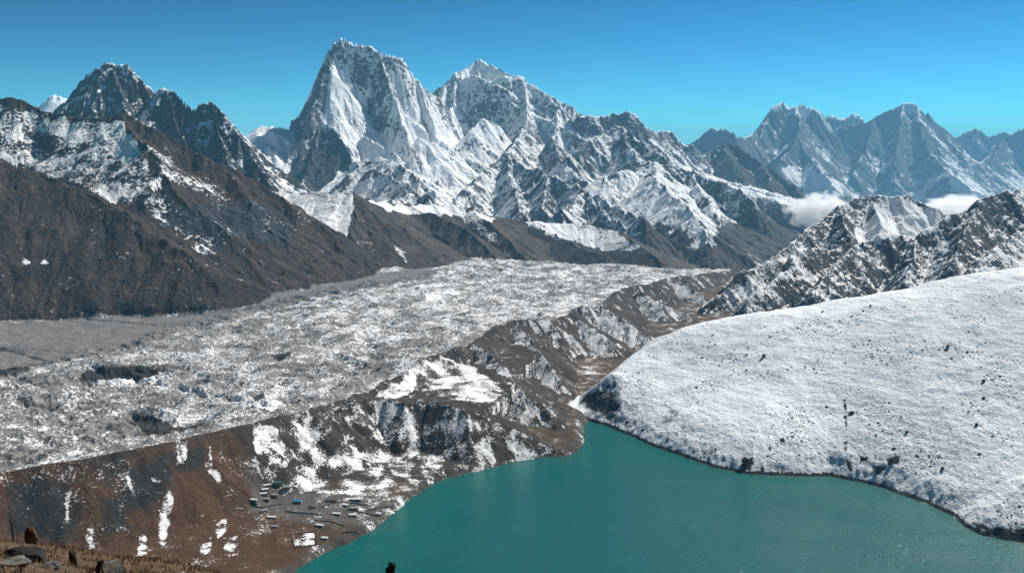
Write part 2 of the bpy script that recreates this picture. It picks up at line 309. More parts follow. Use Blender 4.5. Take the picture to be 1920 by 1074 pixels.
for (lid, y0, y1, pts, a, k) in L:
    r0, r1 = np.searchsorted(Y, y0), np.searchsorted(Y, y1)
    sl_ = slice(r0, r1)
    h = (bank if 'linb' in k else ridge)(XW[sl_], YW[sl_], pts, *a, **k)
    if REG[lid] == 'moraine_terrain':
        h = h - np.clip(Y2[sl_] - 4900, 0, 1e9) * .25
    e = np.minimum(np.minimum(Y2[sl_] - y0, y1 - Y2[sl_]) / 60, 1)
    h = h - (1 - e) * 400
    kk = 70 if REG[lid] == 'brown_mountain' else 14 if y1 < 6600 else (24 if y1 < 13000 else 50)
    ID[sl_] = np.where(h > H[sl_], lid, ID[sl_])
    H[sl_] = smax(H[sl_], h, kk) if REG[lid] not in ('moraine_terrain',) else smax(H[sl_], h, 5)
# snow hill: from its crest down to the water's edge in front, away into the ravine behind
r0, r1 = np.searchsorted(Y, 1200), np.searchsorted(Y, 4200)
bx, by = X2[r0:r1] + wx[r0:r1] * 14, Y2[r0:r1] + wy[r0:r1] * 14
bd = np.full(bx.shape, 1e9, np.float32); bz = np.zeros_like(bd); bw = np.zeros_like(bd); bl = np.zeros(bd.shape, bool)
for (a, b) in zip(HILL_LINE[:-1], HILL_LINE[1:]):
    ex, ey = b[0] - a[0], b[1] - a[1]
    px, py = bx - a[0], by - a[1]
    t = np.clip((px * ex + py * ey) / (ex * ex + ey * ey), 0, 1)
    d = np.sqrt((px - ex * t) ** 2 + (py - ey * t) ** 2)
    bl = np.where(d < bd, ex * py - ey * px > 0, bl)
    bd = np.minimum(bd, d)
    w = math.hypot(ex, ey) / (d + 4) ** 3
    bz += w * (a[2] + t * (b[2] - a[2])); bw += w
bz /= bw
t = bd / (bd + np.maximum(SD[r0:r1], 0) + 1e-3)
hf = bz * (1 - (np.sqrt(t * t + .06) - .245) / (math.sqrt(1.06) - .245)) ** .76 + .3 + .03 * np.minimum(SD[r0:r1], 40)
hb = bz - 500 * (1 - np.exp(-.55 * (np.sqrt(bd * bd + 900) - 30) / 500)) - .1 * bd
fpoly = [p[:2] for p in HILL_LINE] + [PZ(a, b, 0)[:2] for a, b in SHORE_PX[17:36]][::-1] + [HILL_LINE[0][:2]]
front = (seg_sd(bx, by, fpoly) < 3) & (SD[r0:r1] > 0) & ~bl
h = np.where(bl & (SD[r0:r1] > 0), hb, -99)
wins = front | (h > H[r0:r1])
ID[r0:r1] = np.where(wins, R['snow_covered_hill'], ID[r0:r1])
H[r0:r1] = np.where(front, hf, np.maximum(H[r0:r1], h))
# camera hill
ang = X2 / np.maximum(Y2, 9)
k0 = np.interp(ang, [-1.2, -.545, -.477, -.403, -.347, -.301, -.255, -.15], [.34, .372, .380, .392, .401, .414, .445, .62])
hill = EYE - 1.65 - k0 * np.clip(Y2, -40, 46) - .9 * np.clip(Y2 - 46, 0, 60) - .70 * np.clip(Y2 - 106, 0, 1e9)
hill += np.where(Y2 < 150, fbm(X2, Y2, 9, 4, 77) * .55 * np.clip((Y2 - 4) / 14, 0, 1), fbm(X2, Y2, 120, 4, 78) * 14)
ID = np.where((hill > H), R['foreground_terrain'], ID)
H = np.where(hill > H - 4, np.maximum(hill, H), H)
# the glacier: inner side of the moraine
B = np.array([PZ(*p)[:2] for p in [(-500, 1010, 100), (-300, 950, 105), (0, 885, 110), (150, 862, 112), (300, 832, 113), (420, 805, 112), (500, 787, 110), (560, 773, 108), (640, 751, 106), (690, 733, 108), (735, 710, 112), (775, 690, 114), (800, 672, 116),
    (850, 655, 118), (885, 643, 119), (930, 612, 122), (965, 601, 124), (1011, 598, 122), (1037, 600, 120), (1068, 590, 121), (1074, 577, 122), (1125, 576, 120), (1151, 548, 118), (1185, 537, 116), (1218, 533, 113), (1250, 522, 107), (1330, 512, 90), (1385, 506, 60)]])
GP = list(B) + [(2500, 5600), (-4500, 5600), (-4500, 900)]
r0, r1 = np.searchsorted(Y, 900), np.searchsorted(Y, 5600)
g = np.full(H.shape, 500, np.float32)
g[r0:r1] = seg_sd(X2[r0:r1], Y2[r0:r1], GP)
GL = -g                                     # metres inside the glacier
glac = (GL > 8) & (ID == R['moraine_terrain'])
ID[glac] = R['glacier_terrain']
gm = np.zeros_like(H)
for _n in (0,):
    q = (ID[r0:r1] == R['glacier_terrain']).astype(np.float32)
    for _ in range(7):
        q[1:-1] = (q[:-2] + q[1:-1] * 2 + q[2:]) / 4
        q[:, 1:-1] = (q[:, :-2] + q[:, 1:-1] * 2 + q[:, 2:]) / 4
    gm[r0:r1] = sstep(.5, 1, q) * sstep(4, 60, GL[r0:r1])
hum = fbm(X2, Y2, 230, 2, 31) * 14 + (fbm(X2, Y2, 110, 5, 33, .55, ridged=True)) * 20 + fbm(X2, Y2, 34, 3, 37, ridged=True) * 5
strip = [PZ(a, b, 86)[:2] for a, b in [(-200, 618), (0, 614), (200, 583), (440, 552), (640, 522), (760, 506), (830, 505), (800, 522), (640, 547), (450, 592), (270, 642), (150, 672), (0, 705), (-200, 720)]]
st = np.full(H.shape, 500, np.float32); st[r0:r1] = seg_sd(X2[r0:r1], Y2[r0:r1], strip)
hum = hum * (1 - .72 * sstep(40, -60, st))
H = H + gm * hum
# melt hollows and a debris mound on the glacier: (px, py, half width, half depth, metres down)
PITS = [(222, 706, 92, 34, 24), (525, 670, 26, 14, 9), (482, 748, 20, 11, 9), (300, 800, 62, 24, 15), (12, 702, 40, 16, 10), (735, 715, 30, 14, 7),
        (640, 690, 18, 10, 6), (430, 640, 26, 14, 7), (120, 760, 30, 12, 7), (600, 620, 24, 14, 6), (900, 590, 28, 16, 6), (380, 700, 22, 12, 6), (1000, 545, 30, 24, 7)]
for (a, b, w, d, z) in PITS:
    cx, cy, _ = PZ(a, b, 86)
    q = ((X2 - cx + wx * 30) / w) ** 2 + ((Y2 - cy + wy * 30) / d) ** 2
    H -= z * np.exp(-q * q) * (ID == R['glacier_terrain'])
for (a, b, w, d, z) in [(285, 782, 45, 20, 13), (760, 700, 55, 30, 14), (860, 690, 70, 40, 10), (250, 655, 40, 25, 10), (900, 720, 60, 25, 8)]:
    cx, cy, _ = PZ(a, b, 90)
    q = np.sqrt(((X2 - cx + wx * 25) / w) ** 2 + ((Y2 - cy + wy * 25) / d) ** 2)
    H += z * np.clip(1.3 - q, 0, 1.2) * np.isin(ID, [R['glacier_terrain'], R['moraine_terrain']])

# erosion: gullies that run down the slope
def gullies(x, y, gx, gy, wl0, octv, amp0, seed, gain=.5):
    tot = np.zeros(x.shape, np.float32); gx = gx.copy(); gy = gy.copy()
    wl_, amp = wl0, amp0
    for o in range(octv):
        f = 1.0 / wl_
        px, py = x * f, y * f
        cx, cy = np.floor(px), np.floor(py)
        ln = np.sqrt(gx * gx + gy * gy) + 1e-4
        dx, dy = -gy / ln, gx / ln
        sc = np.zeros(x.shape, np.float32); ss = np.zeros(x.shape, np.float32); sw = np.zeros(x.shape, np.float32)
        for i in (-1, 0, 1):
            for j in (-1, 0, 1):
                hh = _hash((cx + i).astype(np.int32), (cy + j).astype(np.int32), seed + 7 * o)
                ox = (hh & np.uint32(1023)).astype(np.float32) / 1023; oy = ((hh >> np.uint32(10)) & np.uint32(1023)).astype(np.float32) / 1023
                vx, vy = (px - cx - i - ox).astype(np.float32), (py - cy - j - oy).astype(np.float32)
                w = np.maximum(np.exp(-2.2 * (vx * vx + vy * vy)) - .01, 0)
                ph = (vx * dx + vy * dy) * np.float32(2 * math.pi * 1.05)
                sc += np.cos(ph) * w; ss += np.sin(ph) * w; sw += w
        sc /= sw + 1e-5; ss /= sw + 1e-5
        k = ln / (ln + .35)
        tot += amp * sc * k
        q = -ss * (2 * math.pi * f * 1.05) * amp * k
        gx += q * dx * .8; gy += q * dy * .8
        amp *= gain; wl_ *= .5
    return tot
gx, gy = grad(H)
ERO = [ # y0, y1, wavelength, octaves, amplitude, layers
    (900, 4600, 105, 3, 8.5, ('moraine_terrain',)),
    (1300, 4200, 110, 4, 1.6, ('snow_covered_hill',)),
    (2300, 6500, 190, 5, 12, ('brown_mountain',)),
    (3700, 8500, 260, 4, 16, ('brown_foothill_terrain',)),
    (2700, 7500, 190, 4, 12, ('snow_dusted_mountain',)),
    (5200, 9000, 420, 5, 50, ('rocky_mountain',)),
    (6200, 14500, 400, 5, 46, ('ice_mountain', 'broad_mountain', 'lower_snow_mountain', 'pyramid_mountain')),
    (6500, 15000, 500, 4, 60, ('dark_ridge_mountain', 'snow_pass_terrain')),
    (13000, 30000, 1100, 5, 75, ('hazy_mountain', 'far_white_mountain'))]
def soft(m, n):
    m = m.astype(np.float32)
    for _ in range(n):
        m[1:-1] = (m[:-2] + m[1:-1] * 2 + m[2:]) / 4
        m[:, 1:-1] = (m[:, :-2] + m[:, 1:-1] * 2 + m[:, 2:]) / 4
    return m
DH = np.zeros_like(H)
for n, (y0, y1, wl0, oc, am, ls) in enumerate(ERO):
    r0, r1 = np.searchsorted(Y, y0), np.searchsorted(Y, y1)
    s_ = slice(r0, r1)
    m = soft(np.isin(ID[s_], [R[l] for l in ls]), 4)
    t = gullies(X2[s_], Y2[s_], gx[s_], gy[s_], wl0, oc, am, 100 + 31 * n)
    t += fbm(X2[s_], Y2[s_], wl0 * .7, 6, 300 + n, .55, ridged=True) * am * .5
    if ls[0] == 'brown_mountain': t += fbm(X2[s_] + wx[s_] * 60, Y2[s_] * .7, 430, 6, 556, .52, ridged=True) * 30
    if ls[0] == 'snow_dusted_mountain': t += fbm(X2[s_], Y2[s_], 150, 6, 555, .6, ridged=True) * 22
    if ls[0] == 'moraine_terrain': t *= .45 + .55 * sstep(380, 560, 960 + F_PX * X2[s_] / Y2[s_])
    DH[s_] += t * m
H = H + DH

# soil-creep terraces on the snow hill, following its contours
tm = ID == R['snow_covered_hill']
H = H + np.where(tm, (fbm(X2, Y2, 170, 4, 403, ridged=True) * 4.6 + fbm(X2, Y2, 48, 3, 404) * 1.6) * sstep(4, 120, SD) + (gnoise(X2 / 42 + wx * 2, H / 4.2, 401) * .75 + gnoise(X2 / 17, H / 2.0, 402) * .42 + gnoise(X2 / 7, H / 1.1, 405) * .26) * sstep(4, 40, SD), 0)
# shore: below the water inside, a low bank outside
H = np.where(SD < 0, -np.minimum(-SD * .25, 20) - .15, np.where(SD < 400, np.maximum(np.minimum(H, .5 + SD * .85), .35 + .03 * np.clip(SD, 0, 60)), H))
H = np.where((Y2 < 800), np.maximum(hill, H), H)
ID = np.where((SD < 30) & (ID == R['snow_covered_hill']) & (SD < 0), R['valley_terrain'], ID)
gx, gy = grad(H)
SL = np.sqrt(gx * gx + gy * gy)
NZ = 1 / np.sqrt(1 + SL * SL)
MELT = np.array([math.sin(1.0) * .72, math.cos(1.0) * .72, .69])
SUNX = (-gx * MELT[0] - gy * MELT[1] + MELT[2]) * NZ      # cosine to the sun: drives where snow has melted

# ------------------------------------------------------------------ snow cover and rock colour, per vertex
SN = np.zeros_like(H)
RC = np.zeros(H.shape + (3,), np.float32)
n1 = fbm(X2, Y2, 130, 4, 51); n2 = fbm(X2, Y2, 900, 3, 61); n3 = fbm(X2, Y2, 34, 4, 53)
def setc(m, col): RC[m] = col
def M(*names): return np.isin(ID, [R[n] for n in names])
PXI = 960 + F_PX * X2 / np.maximum(Y2, 1) * .97          # rough bearing, for slow changes across the valley
m = M('foreground_terrain'); setc(m, (.085, .055, .034))
m = M('valley_terrain'); setc(m, (.085, .060, .040)); sh = m & (SD < 14); setc(sh, (.075, .066, .058)); SN[m] = (.16 + n1 * .4 + n3 * .5)[m]
n4 = fbm(X2 * 4 + Y2 * .9 + wx * 260 + n3 * 90, Y2 + n3 * 40, 75, 4, 59)
m = M('moraine_terrain'); setc(m, (.052, .043, .036)); SN[m] = (n4 * .42 - .04 + np.minimum(sstep(.66, .40, SUNX), .8) * (.20 + .55 * sstep(330, 520, PXI)) + n1 * .35 + n3 * .4)[m]
m = M('glacier_terrain'); setc(m, (.20, .195, .19)); flow = fbm(GL / 75 + wx * 1.5, (X2 * .5 + Y2) / 900, 1.0, 3, 57)
SN[m] = (.26 + .09 * sstep(200, 900, PXI) + n1 * .45 + n3 * .3 + flow * .4 + (.66 - SUNX) * .7)[m]
m = M('snow_covered_hill'); setc(m, (.035, .036, .038)); SN[m] = (.95 + n1 * .14 + n3 * .16)[m]; sh = m & (SD < 5); SN[sh] = -.2; setc(sh, (.030, .028, .027))
m = M('brown_mountain'); setc(m, (.043, .031, .023)); RC[m] *= np.clip(1 + fbm(X2, Y2, 380, 4, 63) * .9, .4, 1.8)[m][:, None]; SN[m] = (.02 + n1 * .12)[m]
m = M('rocky_mountain'); setc(m, (.06, .06, .062)); SN[m] = (.2 + sstep(1.6, .5, SL) * .5 + n1 * .4)[m]
m = M('brown_foothill_terrain'); setc(m, (.060, .047, .038)); SN[m] = 0.05
m = M('ice_mountain', 'broad_mountain'); setc(m, (.12, .12, .125)); SN[m] = (.50 + .55 * sstep(2.8, 1.0, SL) + n1 * .3)[m]
m = M('broad_mountain'); SN[m] = (.50 + .4 * sstep(2.2, .7, SL) + n1 * .2)[m]
m = M('lower_snow_mountain', 'pyramid_mountain'); setc(m, (.08, .08, .08)); SN[m] = (.3 + .7 * sstep(1.5, .5, SL) + n1 * .4)[m]
m = M('dark_ridge_mountain'); setc(m, (.07, .065, .06)); SN[m] = (.5 * sstep(1.1, .4, SL) * sstep(100, 500, H) + n1 * .2)[m]
m = M('hazy_mountain', 'far_white_mountain', 'snow_pass_terrain'); setc(m, (.12, .12, .12)); SN[m] = (.5 + .6 * sstep(2.2, 1.0, SL) + n2 * .3)[m]
m = M('hazy_mountain'); SN[m] = (.14 + .35 * sstep(2.0, .7, SL) + n2 * .4 + .5 * sstep(1250, 1750, H))[m]; setc(m, (.075, .085, .095))
m = M('snow_dusted_mountain'); setc(m, (.05, .05, .052)); SN[m] = (.2 + .65 * sstep(1.25, .45, SL) + n1 * .5 + n3 * .3)[m]

RC *= np.clip(1 + n1 * .55 + n3 * .5, .35, 1.8)[..., None]

def cast(px, py, ids):
    """where the sight line through a photo pixel first meets one of these landforms (a world x, y)"""
    vx, vy = (px - 960) / F_PX, -(py - 537) / F_PX
    k = Y / (_c + _s * vy)
    x, z = k * vx, EYE + k * (-_s + _c * vy)
    ci = np.clip(np.searchsorted(U, x / (Y + OFF)), 0, NC - 1)
    rI = np.arange(NR)
    gap = z - H[rI, ci]
    ok = np.isin(ID[rI, ci], ids) & (Y > 20)
    if not ok.any(): return None
    hit = ok & (gap <= 0)
    r = int(np.argmax(hit)) if hit.any() else int(np.argmin(np.where(ok, gap, 1e9)))
    return (float(x[r]), float(Y[r]))
def paint(poly, layers, snow=None, rock=None, feather=6, rough=.3, edge=1.0, streak=0):
    """snow cover or rock colour inside a patch of ground; the patch is found on the ground, then filled in world x, y"""
    ids = [R[l] for l in layers]
    pts = []
    for a, b in zip(poly, poly[1:] + poly[:1]):
        n = max(1, int(math.hypot(b[0] - a[0], b[1] - a[1]) / 18))
        for i in range(n):
            q = cast(a[0] + (b[0] - a[0]) * i / n, a[1] + (b[1] - a[1]) * i / n, ids)
            if q: pts.append(q)
    if len(pts) < 3: return
    yy = [p[1] for p in pts]; D = sum(yy) / len(yy); f = feather * D / F_PX
    r0, r1 = np.searchsorted(Y, min(yy) - 3 * f), np.searchsorted(Y, max(yy) + 3 * f)
    uu = [p[0] / (p[1] + OFF) for p in pts]
    c0, c1 = np.searchsorted(U, min(uu) - 3 * f / D), np.searchsorted(U, max(uu) + 3 * f / D)
    s_ = (slice(max(r0 - 1, 0), r1 + 1), slice(max(c0 - 1, 0), c1 + 1))
    sd = seg_sd(X2[s_], Y2[s_], pts) + fbm(X2[s_], Y2[s_], 6 * f + 4, 4, 91) * f * 1.8 * edge
    w = sstep(f, -f, sd) * np.isin(ID[s_], ids)
    if streak and snow is not None: snow = snow + n4[s_] * streak
    if snow is not None: SN[s_] += (snow + fbm(X2[s_], Y2[s_], 5 * f + 6, 4, 93) * rough - SN[s_]) * w
    if rock is not None: RC[s_] += (np.array(rock, np.float32) - RC[s_]) * w[..., None]
paint([(1640, 402), (1632, 376), (1672, 372), (1729, 387), (1783, 405), (1735, 440), (1690, 445), (1640, 449), (1608, 457), (1600, 430)], ['snow_dusted_mountain'], .82, None, 5, .5)
paint([(1340, 570), (1400, 520), (1480, 470), (1520, 474), (1480, 520), (1430, 560), (1380, 585)], ['snow_dusted_mountain'], .55, None, 8, .6)
paint([(1860, 470), (1920, 440), (1990, 430), (1990, 500), (1880, 512)], ['snow_dusted_mountain'], .62, None, 8, .6)
HZ = ['hazy_mountain']
paint([(1462, 318), (1490, 314), (1540, 322), (1575, 345), (1582, 372), (1540, 385), (1500, 352)], HZ, .8, None, 5, .6)
paint([(1772, 316), (1800, 325), (1850, 360), (1905, 378), (1850, 392), (1790, 372)], HZ, .75, None, 5, .6)
paint([(1486, 196), (1520, 201), (1542, 222), (1560, 246), (1525, 212), (1495, 212)], HZ, 1.0, None, 3, .3)
paint([(1690, 196), (1722, 196), (1720, 206), (1695, 206)], HZ, .9, None, 3, .3)
BM, FH, IM, LO = ['brown_mountain'], ['brown_foothill_terrain'], ['ice_mountain'], ['lower_snow_mountain', 'pyramid_mountain', 'dark_ridge_mountain']
DARK, BROWN = (.032, .035, .04), (.058, .048, .042)
MO, GLC, SH = ['moraine_terrain', 'valley_terrain'], ['glacier_terrain'], ['snow_covered_hill']
RUST, SOOT = (.080, .043, .022), (.032, .030, .028)
paint([(-300, 900), (0, 886), (150, 864), (300, 834), (410, 812), (470, 850), (470, 900), (560, 960), (600, 1000), (560, 1050), (400, 1120), (-300, 1120)], MO, .06, RUST, 14, .35)
for q in [[(10, 905), (120, 905), (150, 960), (140, 1010), (20, 1000)], [(185, 850), (225, 846), (245, 890), (215, 905), (195, 880)], [(240, 880), (300, 860), (330, 900), (280, 960), (220, 960)],
          [(180, 930), (240, 940), (240, 990), (200, 1000)], [(300, 850), (390, 840), (370, 880), (330, 885)]]:
    paint(q, MO, None, SOOT, 10)
for q in [[(284, 898), (300, 900), (322, 930), (331, 960), (318, 985), (306, 1022), (296, 1016), (302, 970), (290, 930)], [(383, 868), (399, 868), (417, 900), (410, 906), (390, 886)],
          [(122, 930), (134, 922), (130, 985), (122, 980)], [(165, 992), (176, 985), (176, 1030), (163, 1034)], [(256, 1005), (275, 1000), (274, 1040), (258, 1042)],
          [(370, 1020), (398, 1005), (396, 1035), (376, 1045)], [(402, 985), (426, 968), (424, 990), (408, 1012)], [(418, 1008), (446, 1005), (448, 1040), (424, 1046)],
          [(476, 800), (516, 797), (546, 862), (540, 884), (500, 872), (474, 845)], [(550, 1002), (588, 998), (592, 1022), (552, 1026)], [(390, 836), (398, 838), (400, 866), (392, 864)],
          [(326, 826), (334, 826), (342, 868), (334, 870)], [(345, 824), (350, 824), (350, 866), (344, 866)], [(236, 890), (242, 892), (254, 930), (246, 932)]]:
    paint(q, MO, .50, None, 4, 1.0, streak=.6)
paint([(-100, 618), (0, 614), (200, 583), (440, 552), (640, 522), (760, 506), (830, 505), (800, 522), (640, 547), (450, 592), (270, 642), (150, 672), (0, 705), (-100, 720)], GLC, -.25, (.17, .165, .16), 10, .35)
paint([(-200, 720), (100, 690), (240, 730), (280, 790), (200, 840), (0, 880), (-200, 900)], GLC, .22, (.21, .205, .2), 16, .5)
paint([(640, 757), (760, 762), (870, 774), (950, 806), (1050, 846), (960, 864), (860, 886), (800, 906), (700, 902), (560, 888), (515, 800)], MO, .34, (.048, .040, .033), 8, .9, streak=.6)
paint([(470, 905), (560, 925), (690, 925), (750, 945), (710, 985), (600, 985), (470, 960)], MO, None, (.095, .085, .075), 8)
paint([(480, 885), (560, 872), (700, 882), (790, 900), (760, 926), (700, 930), (600, 926), (520, 916)], MO, .36, None, 8, .9)
paint([(780, 690), (830, 670), (890, 690), (930, 715), (945, 745), (890, 755), (830, 745), (800, 720)], MO + GLC, .62, None, 8, 1.1)
paint([(700, 745), (745, 720), (778, 690), (788, 700), (775, 735), (740, 748)], MO + GLC, .75, None, 5, .7)
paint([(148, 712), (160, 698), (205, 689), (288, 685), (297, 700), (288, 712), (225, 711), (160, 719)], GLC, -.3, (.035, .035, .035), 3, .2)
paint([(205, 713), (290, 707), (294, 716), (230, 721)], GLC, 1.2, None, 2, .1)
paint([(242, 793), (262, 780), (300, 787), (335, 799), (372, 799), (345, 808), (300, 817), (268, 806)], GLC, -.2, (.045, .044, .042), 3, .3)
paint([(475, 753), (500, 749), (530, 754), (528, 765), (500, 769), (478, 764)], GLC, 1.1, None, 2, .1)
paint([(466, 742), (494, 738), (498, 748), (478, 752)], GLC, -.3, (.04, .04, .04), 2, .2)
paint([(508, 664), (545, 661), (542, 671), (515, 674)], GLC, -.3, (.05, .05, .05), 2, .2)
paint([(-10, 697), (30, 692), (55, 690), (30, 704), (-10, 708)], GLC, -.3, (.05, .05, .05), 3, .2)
paint([(798, 552), (850, 540), (860, 550), (830, 560), (800, 562)], GLC, 1.0, None, 3, .2)
paint([(1084, 748), (1112, 736), (1160, 733), (1172, 752), (1150, 788), (1112, 776)], SH, .3, (.03, .036, .042), 6, .6)
paint([(1160, 750), (1260, 760), (1330, 800), (1280, 840), (1180, 800)], SH, .66, None, 14, .7)
paint([(1579, 735), (1586, 738), (1590, 800), (1588, 850), (1606, 896), (1598, 898), (1583, 860), (1584, 800)], SH, .52, None, 2.5, 1.6)
for q in [[(1636, 872), (1666, 876), (1648, 893), (1634, 890)], [(1610, 852), (1630, 858), (1626, 868), (1612, 864)], [(1388, 872), (1412, 855), (1408, 880), (1392, 884)], [(1660, 858), (1690, 856), (1684, 872), (1664, 874)],
          [(1810, 975), (1860, 992), (1920, 990), (1990, 1010), (1920, 1022), (1850, 1008)]]:
    paint(q, SH, .2, (.03, .034, .038), 2.5, .4)
paint([(-200, 200), (0, 198), (80, 216), (127, 228), (227, 230), (240, 245), (270, 290), (300, 335), (330, 390), (290, 400), (230, 375), (190, 372), (150, 345), (90, 330), (40, 310), (0, 295), (-200, 285)], BM, .46, DARK, 6, .6)
paint([(60, 222), (130, 232), (225, 232), (245, 262), (264, 290), (240, 305), (205, 290), (180, 266), (140, 268), (90, 250)], BM, .72, None, 8, .5)
paint([(186, 356), (222, 342), (228, 360), (214, 382), (200, 374)], BM, 1.0, None, 4)
paint([(-30, 284), (28, 292), (34, 308), (0, 306), (-30, 306)], BM, .95, None, 3)
paint([(265, 262), (310, 290), (360, 320), (430, 370), (480, 405), (440, 405), (370, 365), (310, 335)], BM, .33, None, 8, .6)
paint([(290, 392), (330, 398), (350, 430), (420, 425), (418, 470), (370, 472), (345, 440), (300, 428)], BM, .42, DARK, 8, .6)
paint([(300, 400), (420, 380), (520, 390), (560, 430), (540, 460), (430, 450), (350, 440)], BM, .12, DARK, 14, .3)
paint([(40, 484), (52, 480), (54, 494), (42, 496)], BM, .8, None, 4, .8)
paint([(74, 488), (88, 486), (92, 496), (78, 497)], BM, .7, None, 4, .8)
paint([(480, 352), (507, 360), (634, 362), (658, 366), (663, 380), (656, 420), (642, 466), (634, 468), (600, 430), (560, 400), (530, 375)], FH, 1.15, None, 3, .1)
paint([(690, 377), (765, 384), (849, 384), (885, 392), (915, 404), (930, 412), (905, 411), (870, 411), (830, 403), (770, 402), (735, 397)], FH, .85, None, 4, .5)
paint([(865, 404), (900, 414), (932, 440), (938, 458), (915, 444), (880, 430)], FH, .5, None, 4, .5)
paint([(985, 415), (1060, 419), (1111, 424), (1161, 434), (1205, 464), (1180, 472), (1140, 470), (1080, 456), (1030, 442)], FH, .8, None, 4, .6)
paint([(735, 450), (760, 475), (766, 502), (750, 485)], FH, .5, None, 4, .5)
paint([(1205, 418), (1250, 425), (1290, 432), (1310, 460), (1335, 462), (1350, 425), (1400, 400), (1470, 390), (1540, 405), (1530, 470), (1400, 515), (1250, 500), (1205, 480)], LO, .05, BROWN, 14, .3)
paint([(1165, 345), (1229, 342), (1250, 362), (1280, 388), (1310, 420), (1328, 456), (1310, 462), (1290, 432), (1250, 407), (1215, 402), (1175, 382)], LO, 1.1, None, 5, .2)
paint([(535, 266), (600, 240), (640, 255), (660, 300), (680, 330), (700, 362), (500, 362), (525, 310)], IM, .12, DARK, 12, .5)
paint([(460, 250), (492, 243), (560, 246), (575, 270), (545, 310), (525, 345), (500, 352), (470, 320)], ['snow_pass_terrain', 'ice_mountain'], .95, None, 5, .5)
paint([(538, 262), (540, 236), (577, 196), (597, 134), (617, 88), (632, 82), (621, 130), (610, 200), (595, 250), (572, 290), (545, 300)], IM, .27, (.09, .09, .1), 4, .4)  # shade of the left flank, painted as thin snow over darker rock
paint([(850, 147), (876, 128), (899, 110), (936, 130), (978, 146), (950, 153), (915, 157), (880, 151)], ['broad_mountain'], 1.1, None, 3, .2)
paint([(883, 262), (888, 240), (902, 226), (925, 232), (935, 245), (925, 266), (900, 272)], ['broad_mountain'], .85, None, 4, .5)
paint([(765, 225), (800, 240), (850, 255), (858, 268), (820, 275), (780, 262), (760, 240)], ['broad_mountain', 'ice_mountain', 'lower_snow_mountain'], .95, None, 5, .4)
paint([(663, 110), (735, 128), (744, 180), (756, 255), (700, 250), (684, 200), (672, 150)], IM, .44, None, 6, .6)  # shaded facet: its shade is painted as thinner snow, with some bare rock

# ------------------------------------------------------------------ materials
def node_mat(name):
    m = bpy.data.materials.new(name); m.use_nodes = True
    return m, m.node_tree.nodes, m.node_tree.links, m.node_tree.nodes['Principled BSDF']
def terrain_mat(name, lam, amp=.6, edge=.12, bump=.35, vary=.5, snowc=(.88, .89, .9), specks=None):
    """lam = size in metres of the finest patches; snow shows where the vertex cover beats the noise"""
    m, N, K, bs = node_mat(name)
    geo = N.new('ShaderNodeNewGeometry')
    def noise(scale, detail, rough=.6):
        t = N.new('ShaderNodeTexNoise'); t.inputs['Scale'].default_value = scale
        t.inputs['Detail'].default_value = detail; t.inputs['Roughness'].default_value = rough
        K.new(geo.outputs['Position'], t.inputs['Vector']); return t.outputs[0]
    def mth(op, a, b=None, c=None):
        n = N.new('ShaderNodeMath'); n.operation = op
        for i, v in enumerate((a, b, c)):
            if v is None: continue
            if isinstance(v, (int, float)): n.inputs[i].default_value = v
            else: K.new(v, n.inputs[i])
        return n.outputs[0]
    at = N.new('ShaderNodeAttribute'); at.attribute_name = 'snow'
    ac = N.new('ShaderNodeAttribute'); ac.attribute_name = 'rock'
    nf = noise(1 / lam, 3, .7); nc = noise(1 / (lam * 7), 4, .6); ng = noise(1 / (lam * 22), 3, .6) if specks else None
    nn = mth('ADD', mth('MULTIPLY', nf, .6), mth('MULTIPLY', nc, .4))
    v = mth('ADD', at.outputs['Fac'], mth('MULTIPLY', mth('SUBTRACT', nn, .5), amp * 2.6))
    mr = N.new('ShaderNodeMapRange'); mr.interpolation_type = 'SMOOTHSTEP'
    mr.inputs[1].default_value = .5 - edge; mr.inputs[2].default_value = .5 + edge
    if specks:                       # stones that stick out of the snow
        for cell, size in specks:
            vo = N.new('ShaderNodeTexVoronoi'); vo.voronoi_dimensions = '2D'; vo.inputs['Scale'].default_value = 1 / cell
            K.new(geo.outputs['Position'], vo.inputs['Vector'])
            sp = N.new('ShaderNodeSeparateColor'); K.new(vo.outputs['Color'], sp.inputs[0])
            rad = mth('MULTIPLY', mth('SUBTRACT', mth('ADD', sp.outputs[0], mth('MULTIPLY', ng, 2.2)), 1.68), size)
            wob = mth('ADD', vo.outputs['Distance'], mth('MULTIPLY', mth('SUBTRACT', nf, .5), .16))
            v = mth('SUBTRACT', v, mth('MULTIPLY', mth('LESS_THAN', wob, rad), 2.0))
    K.new(v, mr.inputs[0])
    rv = N.new('ShaderNodeMapRange'); rv.inputs[1].default_value = .25; rv.inputs[2].default_value = .75
    rv.inputs[3].default_value = 1 - vary; rv.inputs[4].default_value = 1 + vary
    K.new(nn, rv.inputs[0])
    rk = N.new('ShaderNodeVectorMath'); rk.operation = 'SCALE'
    K.new(ac.outputs['Color'], rk.inputs[0]); K.new(rv.outputs[0], rk.inputs['Scale'])
    mx = N.new('ShaderNodeMix'); mx.data_type = 'RGBA'
    K.new(mr.outputs[0], mx.inputs['Factor']); K.new(rk.outputs[0], mx.inputs['A']); mx.inputs['B'].default_value = snowc + (1,)
    K.new(mx.outputs['Result'], bs.inputs['Base Color'])
    bs.inputs['Roughness'].default_value = .9
    bs.inputs['Specular IOR Level'].default_value = .15
    bp = N.new('ShaderNodeBump'); bp.inputs['Strength'].default_value = bump; bp.inputs['Distance'].default_value = lam * 1.2
    K.new(nn, bp.inputs['Height']); K.new(bp.outputs[0], bs.inputs['Normal'])
    return m
